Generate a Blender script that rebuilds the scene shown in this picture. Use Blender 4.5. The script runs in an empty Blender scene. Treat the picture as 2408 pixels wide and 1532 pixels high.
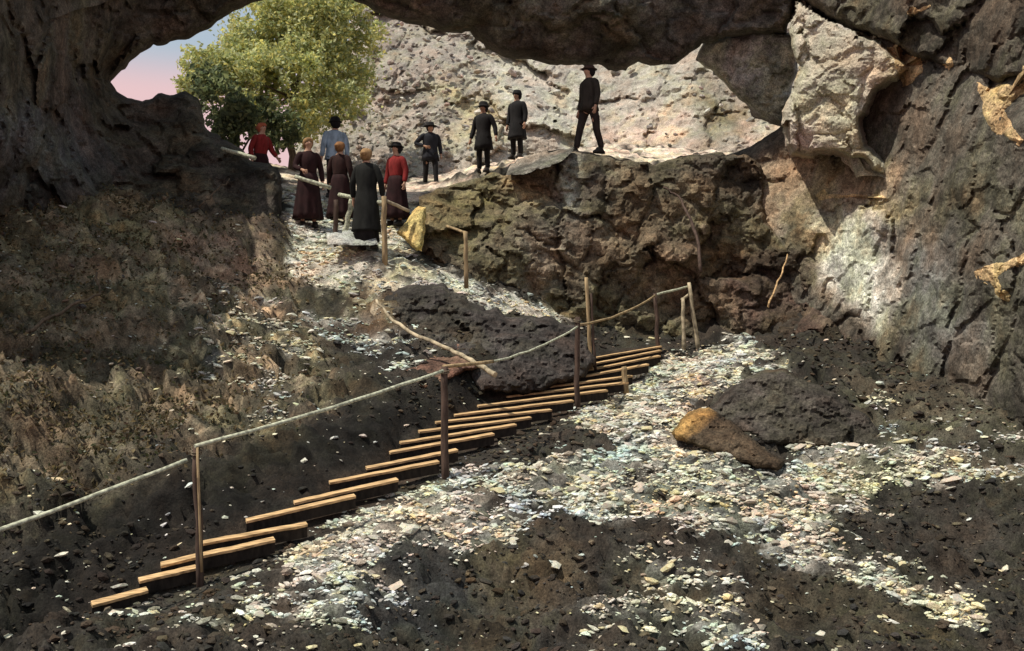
import bpy, math, random
import numpy as np
from mathutils import Vector, Matrix, geometry

random.seed(7)
rng = np.random.default_rng(7)
scene = bpy.context.scene
COL = scene.collection

# ------------------------------------------------------------------ camera, light, exposure
F, EYE = 950.0, 3.0                       # focal length in pixels of a 1024 px wide picture; height of the eye
K = 1024.0 / 2408.0                       # measurements are taken on a 2408 px wide copy of the photograph
CX, CY = 512.0, 325.5
cam_d = bpy.data.cameras.new('camera')
cam = bpy.data.objects.new('camera', cam_d)
COL.objects.link(cam)
cam.location = (0, 0, EYE)
cam.rotation_euler = (math.radians(90), 0, 0)
cam_d.sensor_width = 36.0
cam_d.lens = 36.0 * F / 1024.0
cam_d.clip_start, cam_d.clip_end = 0.1, 2000
scene.camera = cam

SUN_EL, SUN_AZ = math.radians(62), math.radians(110)   # azimuth measured to the left of the viewing direction
world = bpy.data.worlds.new('World')
scene.world = world
world.use_nodes = True
wn, wl = world.node_tree.nodes, world.node_tree.links
bg = wn['Background']
sky = wn.new('ShaderNodeTexSky')
sky.sky_type = 'NISHITA'
sky.sun_disc = False
sky.sun_elevation = SUN_EL
sky.sun_rotation = -SUN_AZ
sky.dust_density = 2.0
wl.new(sky.outputs[0], bg.inputs[0])
bg.inputs[1].default_value = 0.13
tc = wn.new('ShaderNodeTexCoord')         # a rosy band of morning haze all round the horizon
sx = wn.new('ShaderNodeSeparateXYZ')
wl.new(tc.outputs['Generated'], sx.inputs[0])
mr = wn.new('ShaderNodeMapRange')
mr.interpolation_type = 'SMOOTHSTEP'
mr.inputs[1].default_value, mr.inputs[2].default_value = 0.22, 0.275
mr.inputs[3].default_value, mr.inputs[4].default_value = 0.85, 0.0
wl.new(sx.outputs[2], mr.inputs[0])
mx = wn.new('ShaderNodeMix')
mx.data_type = 'RGBA'
wl.new(mr.outputs[0], mx.inputs['Factor'])
wl.new(sky.outputs[0], mx.inputs['A'])
mx.inputs['B'].default_value = (5.7, 3.7, 3.7, 1)
hz = wn.new('ShaderNodeMix')                 # thin even veil of cloud over the blue
hz.data_type = 'RGBA'
hz.inputs['Factor'].default_value = 0.75
wl.new(sky.outputs[0], hz.inputs['A'])
hz.inputs['B'].default_value = (3.1, 3.6, 3.9, 1)
wl.new(hz.outputs['Result'], mx.inputs['A'])
wl.new(mx.outputs['Result'], bg.inputs[0])

sun_d = bpy.data.lights.new('sun', 'SUN')
sun_d.energy = 4.0
sun_d.angle = math.radians(0.5)
sun_d.color = (1.0, 0.93, 0.82)
sun = bpy.data.objects.new('sun', sun_d)
COL.objects.link(sun)
to_sun = Vector((-math.sin(SUN_AZ) * math.cos(SUN_EL), math.cos(SUN_AZ) * math.cos(SUN_EL), math.sin(SUN_EL)))
sun.rotation_euler = to_sun.to_track_quat('Z', 'Y').to_euler()
sun.location = to_sun * 60

vs = scene.view_settings
vs.view_transform = 'Standard'
vs.look = 'None'
vs.exposure = 0.25
vs.gamma = 1.0
vs.use_curve_mapping = False
scene.cycles.max_bounces = 6

# ------------------------------------------------------------------ helpers
def P(px, py, d):
    return ((px * K - CX) / F * d, d, EYE + (CY - py * K) / F * d)

def PX(co):
    co = np.asarray(co)
    y = np.maximum(co[:, 1], 0.3)
    return np.stack([(co[:, 0] / y * F + CX) / K, (CY - (co[:, 2] - EYE) / y * F) / K], 1)

_perm = np.random.default_rng(3).permutation(256)
_perm = np.concatenate([_perm, _perm, _perm])
_g = np.random.default_rng(4).normal(size=(256, 3))
_g /= np.linalg.norm(_g, axis=1)[:, None]

def perlin(p):
    i = np.floor(p).astype(int)
    f = p - i
    i &= 255
    u = f * f * f * (f * (f * 6 - 15) + 10)
    def grad(a, b, c):
        h = _perm[_perm[_perm[(i[:, 0] + a) & 255] + ((i[:, 1] + b) & 255)] + ((i[:, 2] + c) & 255)]
        return (_g[h] * (f - (a, b, c))).sum(1)
    def lerp(a, b, t):
        return a + (b - a) * t
    x00 = lerp(grad(0, 0, 0), grad(1, 0, 0), u[:, 0])
    x10 = lerp(grad(0, 1, 0), grad(1, 1, 0), u[:, 0])
    x01 = lerp(grad(0, 0, 1), grad(1, 0, 1), u[:, 0])
    x11 = lerp(grad(0, 1, 1), grad(1, 1, 1), u[:, 0])
    return lerp(lerp(x00, x10, u[:, 1]), lerp(x01, x11, u[:, 1]), u[:, 2]) * 1.5

def fbm(p, scale, octaves=4, gain=0.5, ridged=False, off=0.0):
    p = np.asarray(p, float) * scale + off + 17.3
    out, a = np.zeros(len(p)), 1.0
    for _ in range(octaves):
        n = perlin(p)
        out += a * ((0.5 - np.abs(n)) * 1.4 if ridged else n)
        p = p * 2.03 + 5.7
        a *= gain
    return out

def facet(p, scale, off=0, crack=0.0):
    """broken rock: every cell is a flat tilted face, with open joints between them"""
    p = np.asarray(p, float) * scale + off
    i = np.floor(p).astype(int)
    best, second = np.full(len(p), 1e9), np.full(len(p), 1e9)
    h = np.zeros(len(p))
    for dx in (-1, 0, 1):
        for dy in (-1, 0, 1):
            for dz in (-1, 0, 1):
                c = i + (dx, dy, dz)
                k = _perm[_perm[_perm[c[:, 0] & 255] + (c[:, 1] & 255)] + (c[:, 2] & 255)]
                g = _g[k]
                q = p - (c + 0.5 + g * 0.55)
                d = np.sqrt((q ** 2).sum(1))
                m = d < best
                second = np.where(m, best, np.minimum(second, d))
                best[m] = d[m]
                k2 = _perm[k + 7]
                h[m] = ((q * _g[k2]).sum(1) * 0.9 + (k2 / 255.0 - 0.5) * 0.45)[m]
    if crack:
        h -= crack * np.exp(-((second - best) / 0.07) ** 2)
    return h

def rbf(ctrl, vals, q):
    ctrl, vals, q = np.asarray(ctrl, float), np.asarray(vals, float), np.asarray(q, float)
    n = len(ctrl)
    A = np.zeros((n + 3, n + 3))
    A[:n, :n] = np.linalg.norm(ctrl[:, None] - ctrl[None], axis=2) + 0.0
    A[:n, n] = A[n, :n] = 1
    A[:n, n + 1:], A[n + 1:, :n] = ctrl, ctrl.T
    A[:n, :n] -= np.eye(n) * 1e-6
    w = np.linalg.solve(A, np.concatenate([vals, np.zeros(3)]))
    out = np.empty(len(q))
    for s in range(0, len(q), 20000):
        b = q[s:s + 20000]
        out[s:s + 20000] = np.linalg.norm(b[:, None] - ctrl[None], axis=2) @ w[:n] + w[n] + b @ w[n + 1:]
    return out

def inside(pts, poly):
    pts, poly = np.asarray(pts, float), np.asarray(poly, float)
    x, y = pts[:, 0], pts[:, 1]
    r = np.zeros(len(pts), bool)
    j = len(poly) - 1
    for i in range(len(poly)):
        xi, yi, xj, yj = *poly[i], *poly[j]
        if yi != yj:
            r ^= ((yi > y) != (yj > y)) & (x < (xj - xi) * (y - yi) / (yj - yi) + xi)
        j = i
    return r

def edge_dist(pts, poly):
    pts, poly = np.asarray(pts, float), np.asarray(poly, float)
    best = np.full(len(pts), 1e9)
    for i in range(len(poly)):
        a, b = poly[i - 1], poly[i]
        ab = b - a
        L = (ab ** 2).sum()
        t = np.clip(((pts - a) @ ab) / L, 0, 1) if L > 0 else np.zeros(len(pts))
        best = np.minimum(best, ((pts - a - t[:, None] * ab) ** 2).sum(1))
    return np.sqrt(best)

def soft(pts, poly, w):
    d = edge_dist(pts, poly)
    return np.clip(0.5 + np.where(inside(pts, poly), d, -d) / w * 0.5, 0, 1)

def obj(name, mesh, mat=None, parent=None, **props):
    o = bpy.data.objects.new(name, mesh)
    COL.objects.link(o)
    if mat is not None and mesh is not None:
        mesh.materials.clear()
        mesh.materials.append(mat)
    if parent is not None:
        o.parent = parent
    for k, v in props.items():
        o[k] = v
    return o

def thing(name, label, cat, loc=(0, 0, 0), rz=0.0, group=None):
    o = bpy.data.objects.new(name, None)
    COL.objects.link(o)
    o.location = loc
    o.rotation_euler = (0, 0, rz)
    tag(o, label, cat, group)
    return o

def tag(o, label, cat, group=None):
    o['label'], o['category'] = label, cat
    if group:
        o['group'] = group
    return o

def np_mesh(name, verts, tris, smooth=True):
    verts, tris = np.asarray(verts, np.float32), np.asarray(tris, np.int32)
    me = bpy.data.meshes.new(name)
    k = tris.shape[1]
    me.vertices.add(len(verts))
    me.vertices.foreach_set('co', verts.ravel())
    me.loops.add(tris.size)
    me.loops.foreach_set('vertex_index', tris.ravel())
    me.polygons.add(len(tris))
    me.polygons.foreach_set('loop_start', np.arange(0, tris.size, k, dtype=np.int32))
    me.polygons.foreach_set('use_smooth', np.full(len(tris), smooth))
    me.update(calc_edges=True)
    me.validate()
    return me

def set_tint(me, rgb):
    a = me.attributes.new('tint', 'FLOAT_COLOR', 'POINT')
    c = np.ones((len(me.vertices), 4), np.float32)
    c[:, :3] = rgb
    a.data.foreach_set('color', c.ravel())

def paint(px, base, regions, seed=0.0, co=None):
    """material of each point: base colour, with areas of other stone or of painted light and shade given as outlines"""
    col = np.tile(np.asarray(base, float), (len(px), 1))
    wob = np.stack([fbm(co, 0.9, 4, 0.6, off=seed), fbm(co, 0.9, 4, 0.6, off=seed + 40)], 1) if co is not None else 0
    for poly, c, w in regions:
        p = px + wob * max(w, 10) * 1.2
        m = soft(p, poly, w)[:, None]
        col = col * (1 - m) + np.asarray(c, float) * m
    return col

# ------------------------------------------------------------------ materials
def new_mat(name, rough=0.9):
    m = bpy.data.materials.new(name)
    m.use_nodes = True
    b = m.node_tree.nodes['Principled BSDF']
    b.inputs['Roughness'].default_value = rough
    b.inputs['Specular IOR Level'].default_value = 0.2
    return m, m.node_tree.nodes, m.node_tree.links, b

def rock_material(name, scale=1.0, contrast=1.0, bump=0.5, dist=0.08, hue=0.35):
    m, n, l, b = new_mat(name, 0.92)
    at = n.new('ShaderNodeAttribute'); at.attribute_name = 'tint'
    tc = n.new('ShaderNodeTexCoord')
    def noise(s, det, ro=0.6):
        t = n.new('ShaderNodeTexNoise')
        t.inputs['Scale'].default_value = s * scale
        t.inputs['Detail'].default_value = det
        t.inputs['Roughness'].default_value = ro
        l.new(tc.outputs['Object'], t.inputs['Vector'])
        return t
    n1, n2, n3 = noise(1.3, 8, 0.68), noise(7.0, 6, 0.7), noise(0.8, 5, 0.6)
    r1 = n.new('ShaderNodeMapRange')
    r1.inputs[1].default_value, r1.inputs[2].default_value = 0.36, 0.66
    r1.inputs[3].default_value, r1.inputs[4].default_value = 1 - 0.62 * contrast, 1 + 0.55 * contrast
    l.new(n1.outputs[0], r1.inputs[0])
    r2 = n.new('ShaderNodeMapRange')
    r2.inputs[1].default_value, r2.inputs[2].default_value = 0.36, 0.66
    r2.inputs[3].default_value, r2.inputs[4].default_value = 1 - 0.42 * contrast, 1 + 0.5 * contrast
    l.new(n2.outputs[0], r2.inputs[0])
    mu0 = n.new('ShaderNodeMath'); mu0.operation = 'MULTIPLY'
    l.new(r1.outputs[0], mu0.inputs[0]); l.new(r2.outputs[0], mu0.inputs[1])
    n5 = noise(34.0, 4, 0.75)
    r5 = n.new('ShaderNodeMapRange')
    r5.inputs[1].default_value, r5.inputs[2].default_value = 0.36, 0.64
    r5.inputs[3].default_value, r5.inputs[4].default_value = 0.45, 1.55
    l.new(n5.outputs[0], r5.inputs[0])
    mu = n.new('ShaderNodeMath'); mu.operation = 'MULTIPLY'
    l.new(mu0.outputs[0], mu.inputs[0]); l.new(r5.outputs[0], mu.inputs[1])
    cr = n.new('ShaderNodeValToRGB')                     # mineral hues: rust, grey, moss, ochre
    e = cr.color_ramp.elements
    e[0].position, e[0].color = 0.32, (1.16, 0.93, 0.78, 1)
    e[1].position, e[1].color = 0.68, (1.22, 1.02, 0.66, 1)
    for p, c in ((0.43, (1.06, 0.98, 0.9, 1)), (0.5, (0.94, 1.0, 1.0, 1)), (0.57, (0.92, 1.06, 0.86, 1))):
        k = e.new(p); k.color = c
    l.new(n3.outputs[0], cr.inputs[0])
    hm = n.new('ShaderNodeMix'); hm.data_type = 'RGBA'
    hm.inputs['Factor'].default_value = hue * 2
    hm.inputs['A'].default_value = (1, 1, 1, 1)
    l.new(cr.outputs[0], hm.inputs['B'])
    v1 = n.new('ShaderNodeVectorMath'); v1.operation = 'MULTIPLY'
    l.new(at.outputs['Color'], v1.inputs[0]); l.new(hm.outputs['Result'], v1.inputs[1])
    v2 = n.new('ShaderNodeVectorMath'); v2.operation = 'SCALE'
    l.new(v1.outputs[0], v2.inputs[0]); l.new(mu.outputs[0], v2.inputs['Scale'])
    l.new(v2.outputs[0], b.inputs['Base Color'])
    n4 = noise(11.0, 9, 0.72)
    bp = n.new('ShaderNodeBump')
    bp.inputs['Strength'].default_value = bump
    bp.inputs['Distance'].default_value = dist
    l.new(n4.outputs[0], bp.inputs['Height'])
    l.new(bp.outputs[0], b.inputs['Normal'])
    return m

def plain_material(name, col, rough=0.85, var=0.35, scale=9.0, stretch=(1, 1, 1), bump=0.3, col2=None):
    m, n, l, b = new_mat(name, rough)
    tc = n.new('ShaderNodeTexCoord')
    mp = n.new('ShaderNodeMapping')
    mp.inputs['Scale'].default_value = stretch
    l.new(tc.outputs['Object'], mp.inputs[0])
    t = n.new('ShaderNodeTexNoise')
    t.inputs['Scale'].default_value = scale
    t.inputs['Detail'].default_value = 5
    l.new(mp.outputs[0], t.inputs['Vector'])
    r = n.new('ShaderNodeValToRGB')
    c2 = col2 or tuple(min(1, c * (1 + var)) for c in col)
    r.color_ramp.elements[0].position, r.color_ramp.elements[1].position = 0.35, 0.65
    r.color_ramp.elements[0].color = (*[c * (1 - var) for c in col], 1)
    r.color_ramp.elements[1].color = (*c2, 1)
    l.new(t.outputs[0], r.inputs[0])
    l.new(r.outputs[0], b.inputs['Base Color'])
    bp = n.new('ShaderNodeBump')
    bp.inputs['Strength'].default_value = bump
    bp.inputs['Distance'].default_value = 0.02
    l.new(t.outputs[0], bp.inputs['Height'])
    l.new(bp.outputs[0], b.inputs['Normal'])
    return m

def leaf_material(name, rough=0.6):
    m, n, l, b = new_mat(name, rough)
    at = n.new('ShaderNodeAttribute'); at.attribute_name = 'tint'
    l.new(at.outputs['Color'], b.inputs['Base Color'])
    tr = n.new('ShaderNodeBsdfTranslucent')
    l.new(at.outputs['Color'], tr.inputs[0])
    mixs = n.new('ShaderNodeMixShader'); mixs.inputs[0].default_value = 0.42
    l.new(b.outputs[0], mixs.inputs[1]); l.new(tr.outputs[0], mixs.inputs[2])
    l.new(mixs.outputs[0], n['Material Output'].inputs['Surface'])
    return m

M_ROCK = rock_material('dark_cave_rock', 1.0, 1.0, 0.5, 0.05)
M_PALE = rock_material('pale_limestone', 1.1, 0.5, 0.5, 0.05, 0.25)
M_GROUND = rock_material('cave_ground', 1.6, 0.8, 0.6, 0.05, 0.35)
M_STONE = rock_material('loose_stone', 3.0, 0.35, 0.3, 0.02, 0.3)
M_STEP = plain_material('ochre_step_timber', (0.50, 0.33, 0.165), 0.85, 0.45, 5, (1, 6, 6))
M_RAIL = plain_material('weathered_pale_rail', (0.40, 0.41, 0.30), 0.85, 0.45, 9, (3, 3, 3))
M_POST = plain_material('dark_post_wood', (0.075, 0.05, 0.038), 0.85, 0.4, 8, (3, 3, 0.6))
M_POSTL = plain_material('tan_post_wood', (0.30, 0.22, 0.12), 0.85, 0.4, 8, (3, 3, 0.6))
M_RISER = plain_material('shade_black_wood', (0.022, 0.017, 0.013), 0.9, 0.4, 9, (3, 3, 1))  # blackened to stand in for the shade below each tread
M_ROPE = plain_material('lashing_cord', (0.16, 0.13, 0.09), 0.9, 0.4, 30)
M_BARK = plain_material('bark', (0.10, 0.075, 0.05), 0.9, 0.4, 12, (2, 2, 0.6))
M_BRANCH = plain_material('bleached_wood', (0.36, 0.30, 0.20), 0.85, 0.5, 9)
M_LEAF = leaf_material('leaves')

from mathutils.bvhtree import BVHTree
RELIEF = {}
def hit_depth(q, names):
    eye = Vector((0, 0, EYE))
    dr = (Vector(P(q[0], q[1], 1.0)) - eye).normalized()
    best = 99.0
    for nme in names:
        h = RELIEF[nme].ray_cast(eye, dr)
        if h[0] is not None:
            best = min(best, h[0].y)
    return best if best < 99 else 12.0

# ------------------------------------------------------------------ relief rock: a solid outcrop with its own distance and thickness
def relief(name, poly, ctrl, base, regions=(), step=7.0, thick=2.5, amp=0.35, scale=0.8, edge=4.0, rnd=(40, 0.8),
           mat=None, seed=0.0, ridged=False, fine=0.05, taper=0.5, onto=None, cap=True, root=None, skew=None):
    poly = np.asarray(poly, float)
    r = np.random.default_rng(int(seed * 10) + 1)
    jg = r.normal(size=4000)
    for _ in range(2):
        jg = np.convolve(jg, [0.3, 0.4, 0.3], 'same')
    jg *= 2.2
    pts = []
    for i in range(len(poly)):
        a, b = poly[i], poly[(i + 1) % len(poly)]
        L = np.linalg.norm(b - a)
        k = max(1, int(L / step))
        nrm = np.array([-(b - a)[1], (b - a)[0]]) / max(L, 1e-6)
        for j in range(k):
            pts.append(a + (b - a) * j / k + nrm * jg[len(pts)] * edge * (0.35 if j == 0 else 1) * 0.5)
    bd = np.array(pts)
    lo, hi = bd.min(0), bd.max(0)
    gx, gy = np.meshgrid(np.arange(lo[0], hi[0], step), np.arange(lo[1], hi[1], step * 0.88))
    gx = gx + (np.arange(gx.shape[0]) % 2)[:, None] * step * 0.5
    g = np.stack([gx.ravel(), gy.ravel()], 1) + r.uniform(-0.25, 0.25, (gx.size, 2)) * step
    g = g[inside(g, bd)]
    g = g[edge_dist(g, bd) > step * 0.55]
    allp = np.concatenate([bd, g])
    n = len(bd)
    vv, _, ff, _, _, _ = geometry.delaunay_2d_cdt([Vector(p) for p in allp.tolist()], [(i, (i + 1) % n) for i in range(n)], [list(range(n))], 1, 1e-4)
    px = np.array([(v.x, v.y) for v in vv])
    tri = np.array([f for f in ff if len(f) == 3])
    if onto:
        d = np.array([hit_depth(q, onto) for q in px]) - 0.03
    else:
        c = np.asarray(ctrl, float)
        d = rbf(c[:, :2] / 100, c[:, 2], px / 100)
    t = np.clip(edge_dist(px, bd) / rnd[0], 0, 1)
    d += rnd[1] * (1 - np.sqrt(np.clip(1 - (1 - t) ** 2, 0, 1)))
    if root:                                             # the foot of the rock runs into the wall behind it
        near = np.where(t < 1)[0]
        for i in near:
            h = hit_depth(px[i], root)
            if h != 12.0 and d[i] - 0.5 < h < d[i] + 4:
                w = t[i] * t[i] * (3 - 2 * t[i])
                d[i] = (h + 0.12) * (1 - w) + d[i] * w
    co = np.stack([(px[:, 0] * K - CX) / F * d, d, EYE + (CY - px[:, 1] * K) / F * d], 1)
    cw = co if skew is None else co @ np.asarray(skew, float).T
    wp = cw + np.stack([fbm(co, scale * 2.5, 2, off=seed + 70), fbm(co, scale * 2.5, 2, off=seed + 80), fbm(co, scale * 2.5, 2, off=seed + 90)], 1) * 0.12 / scale
    nz = (fbm(cw, scale, 3, 0.5, ridged, off=seed) * 0.5 + facet(wp, scale * 1.1, seed, 0.25) * 0.6 + facet(wp * (1, 1, 1.5), scale * 2.8, seed + 5, 0.25) * 0.24) * amp
    nz += (facet(wp * (1, 1, 1.3), scale * 6.5, seed + 2, 0.2) * 0.6 + fbm(co, scale * 8, 4, 0.62, off=seed + 9) * 0.5) * fine
    nz = nz * (0.35 + 0.65 * t)
    d2 = d - nz
    co = np.stack([(px[:, 0] * K - CX) / F * d2, d2, EYE + (CY - px[:, 1] * K) / F * d2], 1)
    # orient faces towards the viewer
    a, b, e = co[tri[:, 0]], co[tri[:, 1]], co[tri[:, 2]]
    nr = np.cross(b - a, e - a)
    flip = (nr * (a - (0, 0, EYE))).sum(1) > 0
    tri[flip] = tri[flip][:, ::-1]
    RELIEF[name] = BVHTree.FromPolygons(co.tolist(), tri.tolist())
    N = len(co)
    back = co + np.array([0, thick, 0])
    ed = np.concatenate([tri[:, [0, 1]], tri[:, [1, 2]], tri[:, [2, 0]]])
    key = np.sort(ed, 1)
    key = key[:, 0] * N + key[:, 1]
    u, inv, cnt = np.unique(key, return_inverse=True, return_counts=True)
    be = ed[cnt[inv] == 1]
    # the rim runs back in a few rings so that the sides are rough too
    rings, verts, tris = 5, [co], [tri]
    bv = np.unique(be)
    mp = -np.ones(N, int); mp[bv] = np.arange(len(bv))
    inw = np.zeros((len(bv), 3))                         # the rim draws in towards the back, as on any boulder
    for s_ in (0, 1):
        ev = px[be[:, 1]] - px[be[:, 0]]
        nn = np.stack([-ev[:, 1], ev[:, 0]], 1)
        nn /= np.maximum(np.linalg.norm(nn, axis=1), 1e-6)[:, None]
        np.add.at(inw, mp[be[:, s_]], np.stack([nn[:, 0], np.zeros(len(nn)), -nn[:, 1]], 1))
    inw /= np.maximum(np.linalg.norm(inw, axis=1), 1e-6)[:, None]
    pd = np.linalg.norm(px[bv][:, None] - px[bv][None], axis=2)
    inw = np.exp(-(pd / (step * 3.5)) ** 2) @ inw
    inw /= np.maximum(np.linalg.norm(inw, axis=1), 1e-6)[:, None]
    tst = px[bv] + np.stack([inw[:, 0], -inw[:, 2]], 1) * step * 0.5
    if inside(tst, bd).mean() < 0.5:
        inw = -inw
    pxm = co[bv][:, 1] / F / K                           # metres per picture unit here
    lim = np.full(len(bv), taper * thick)                # but never past the middle of a thin place
    alive = np.ones(len(bv), bool)
    for k in range(1, 31):
        L = 2.2 * taper * thick * k / 30
        out = alive & ~inside(px[bv] + np.stack([inw[:, 0], -inw[:, 2]], 1) * (L / pxm)[:, None], bd)
        out &= L / pxm > step * 0.8
        lim[out] = np.minimum(lim[out], L * 0.42)
        alive &= ~out
    dist = pd * pxm[:, None]
    lim = (lim[None] + 0.6 * dist).min(1)                # shallow tips fade into deep middles
    inw = inw * lim[:, None] / max(taper * thick, 1e-6)
    off = np.linalg.norm(co[bv][:, [0, 2]] - (0, EYE), axis=1) / co[bv][:, 1]
    deep = np.clip(lim / np.maximum(2.0 * thick * off, 1e-6), 0.03, 1)[:, None]   # thin places are shallow places
    outf = (px[bv, 0] < -15) | (px[bv, 0] > 2425) | (px[bv, 1] > 1560)
    inw[outf] *= 1.0 if cap else -1.0
    prev = bv
    base_i = N
    for k in range(1, rings + 1):
        q = co[bv] + np.array([0, thick * k / rings, 0]) * deep + inw * taper * thick * k / rings
        if k < rings:
            q = q + np.stack([fbm(q, 1.1, 3, off=seed + 3), np.zeros(len(q)), fbm(q, 1.1, 3, off=seed + 6)], 1) * 0.10 * min(1, thick)
        verts.append(q)
        cur = base_i + np.arange(len(bv))
        e0, e1 = mp[be[:, 0]], mp[be[:, 1]]
        tris.append(np.stack([prev[e1], prev[e0], cur[e0]], 1))
        tris.append(np.stack([prev[e1], cur[e0], cur[e1]], 1))
        prev = cur
        base_i += len(bv)
    if cap:                                              # close the back with a fan
        verts.append((q.mean(0) + np.array([0, thick * 0.15, 0]))[None])
        e0, e1 = mp[be[:, 0]], mp[be[:, 1]]
        tris.append(np.stack([prev[e1], prev[e0], np.full(len(e0), base_i)], 1))
    V, T = np.concatenate(verts), np.concatenate(tris)
    me = np_mesh(name, V, T, False)
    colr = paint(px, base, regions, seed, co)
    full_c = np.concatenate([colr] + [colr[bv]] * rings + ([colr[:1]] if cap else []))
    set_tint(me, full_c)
    return obj(name, me, mat or M_ROCK)

# ------------------------------------------------------------------ the steps (outlines needed by the ground too)
STEP_D = ([790, 812, 858, 873, 912, 975, 1040, 1131, 1278, 1422], [17.4, 16.8, 15.4, 14.8, 13.6, 12.2, 11.2, 10.0, 8.8, 7.9])
TREADS = [((221, 1422), (343, 1390)), ((332, 1365), (458, 1337)), ((386, 1328), (635, 1272)), ((477, 1278), (712, 1235)),
          ((587, 1224), (825, 1169)), ((700, 1181), (926, 1130)), ((789, 1132), (1000, 1092)), ((874, 1099), (1050, 1064)),
          ((930, 1062), (1131, 1026)), ((956, 1039), (1180, 1004)), ((1000, 1013), (1216, 986)), ((1040, 992), (1263, 967)),
          ((1084, 974), (1313, 946)), ((1141, 953), (1390, 922)), ((1206, 930), (1441, 903)), ((1273, 911), (1459, 887)),
          ((1334, 892), (1500, 861)), ((1366, 873), (1545, 838)), ((1388, 857), (1548, 825)), ((1405, 840), (1550, 815))]
def _longer(l, r, i):
    f, g = (0.16, 0.06) if 5 < i < 17 else (0.05, 0.03)
    return (l[0] - (r[0] - l[0]) * g, l[1] - (r[1] - l[1]) * g), (r[0] + (r[0] - l[0]) * f, r[1] + (r[1] - l[1]) * f)
TREADS = [_longer(l, r, i) for i, (l, r) in enumerate(TREADS)]
def step_depth(y): return float(np.interp(y, *STEP_D))
TREAD3 = []
for (l, r) in TREADS:
    dl = step_depth(l[1])
    dr = dl + 0.30 + (r[0] - l[0] - 200) * 0.0012
    TREAD3.append((Vector(P(*l, dl)), Vector(P(*r, dr))))

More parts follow.
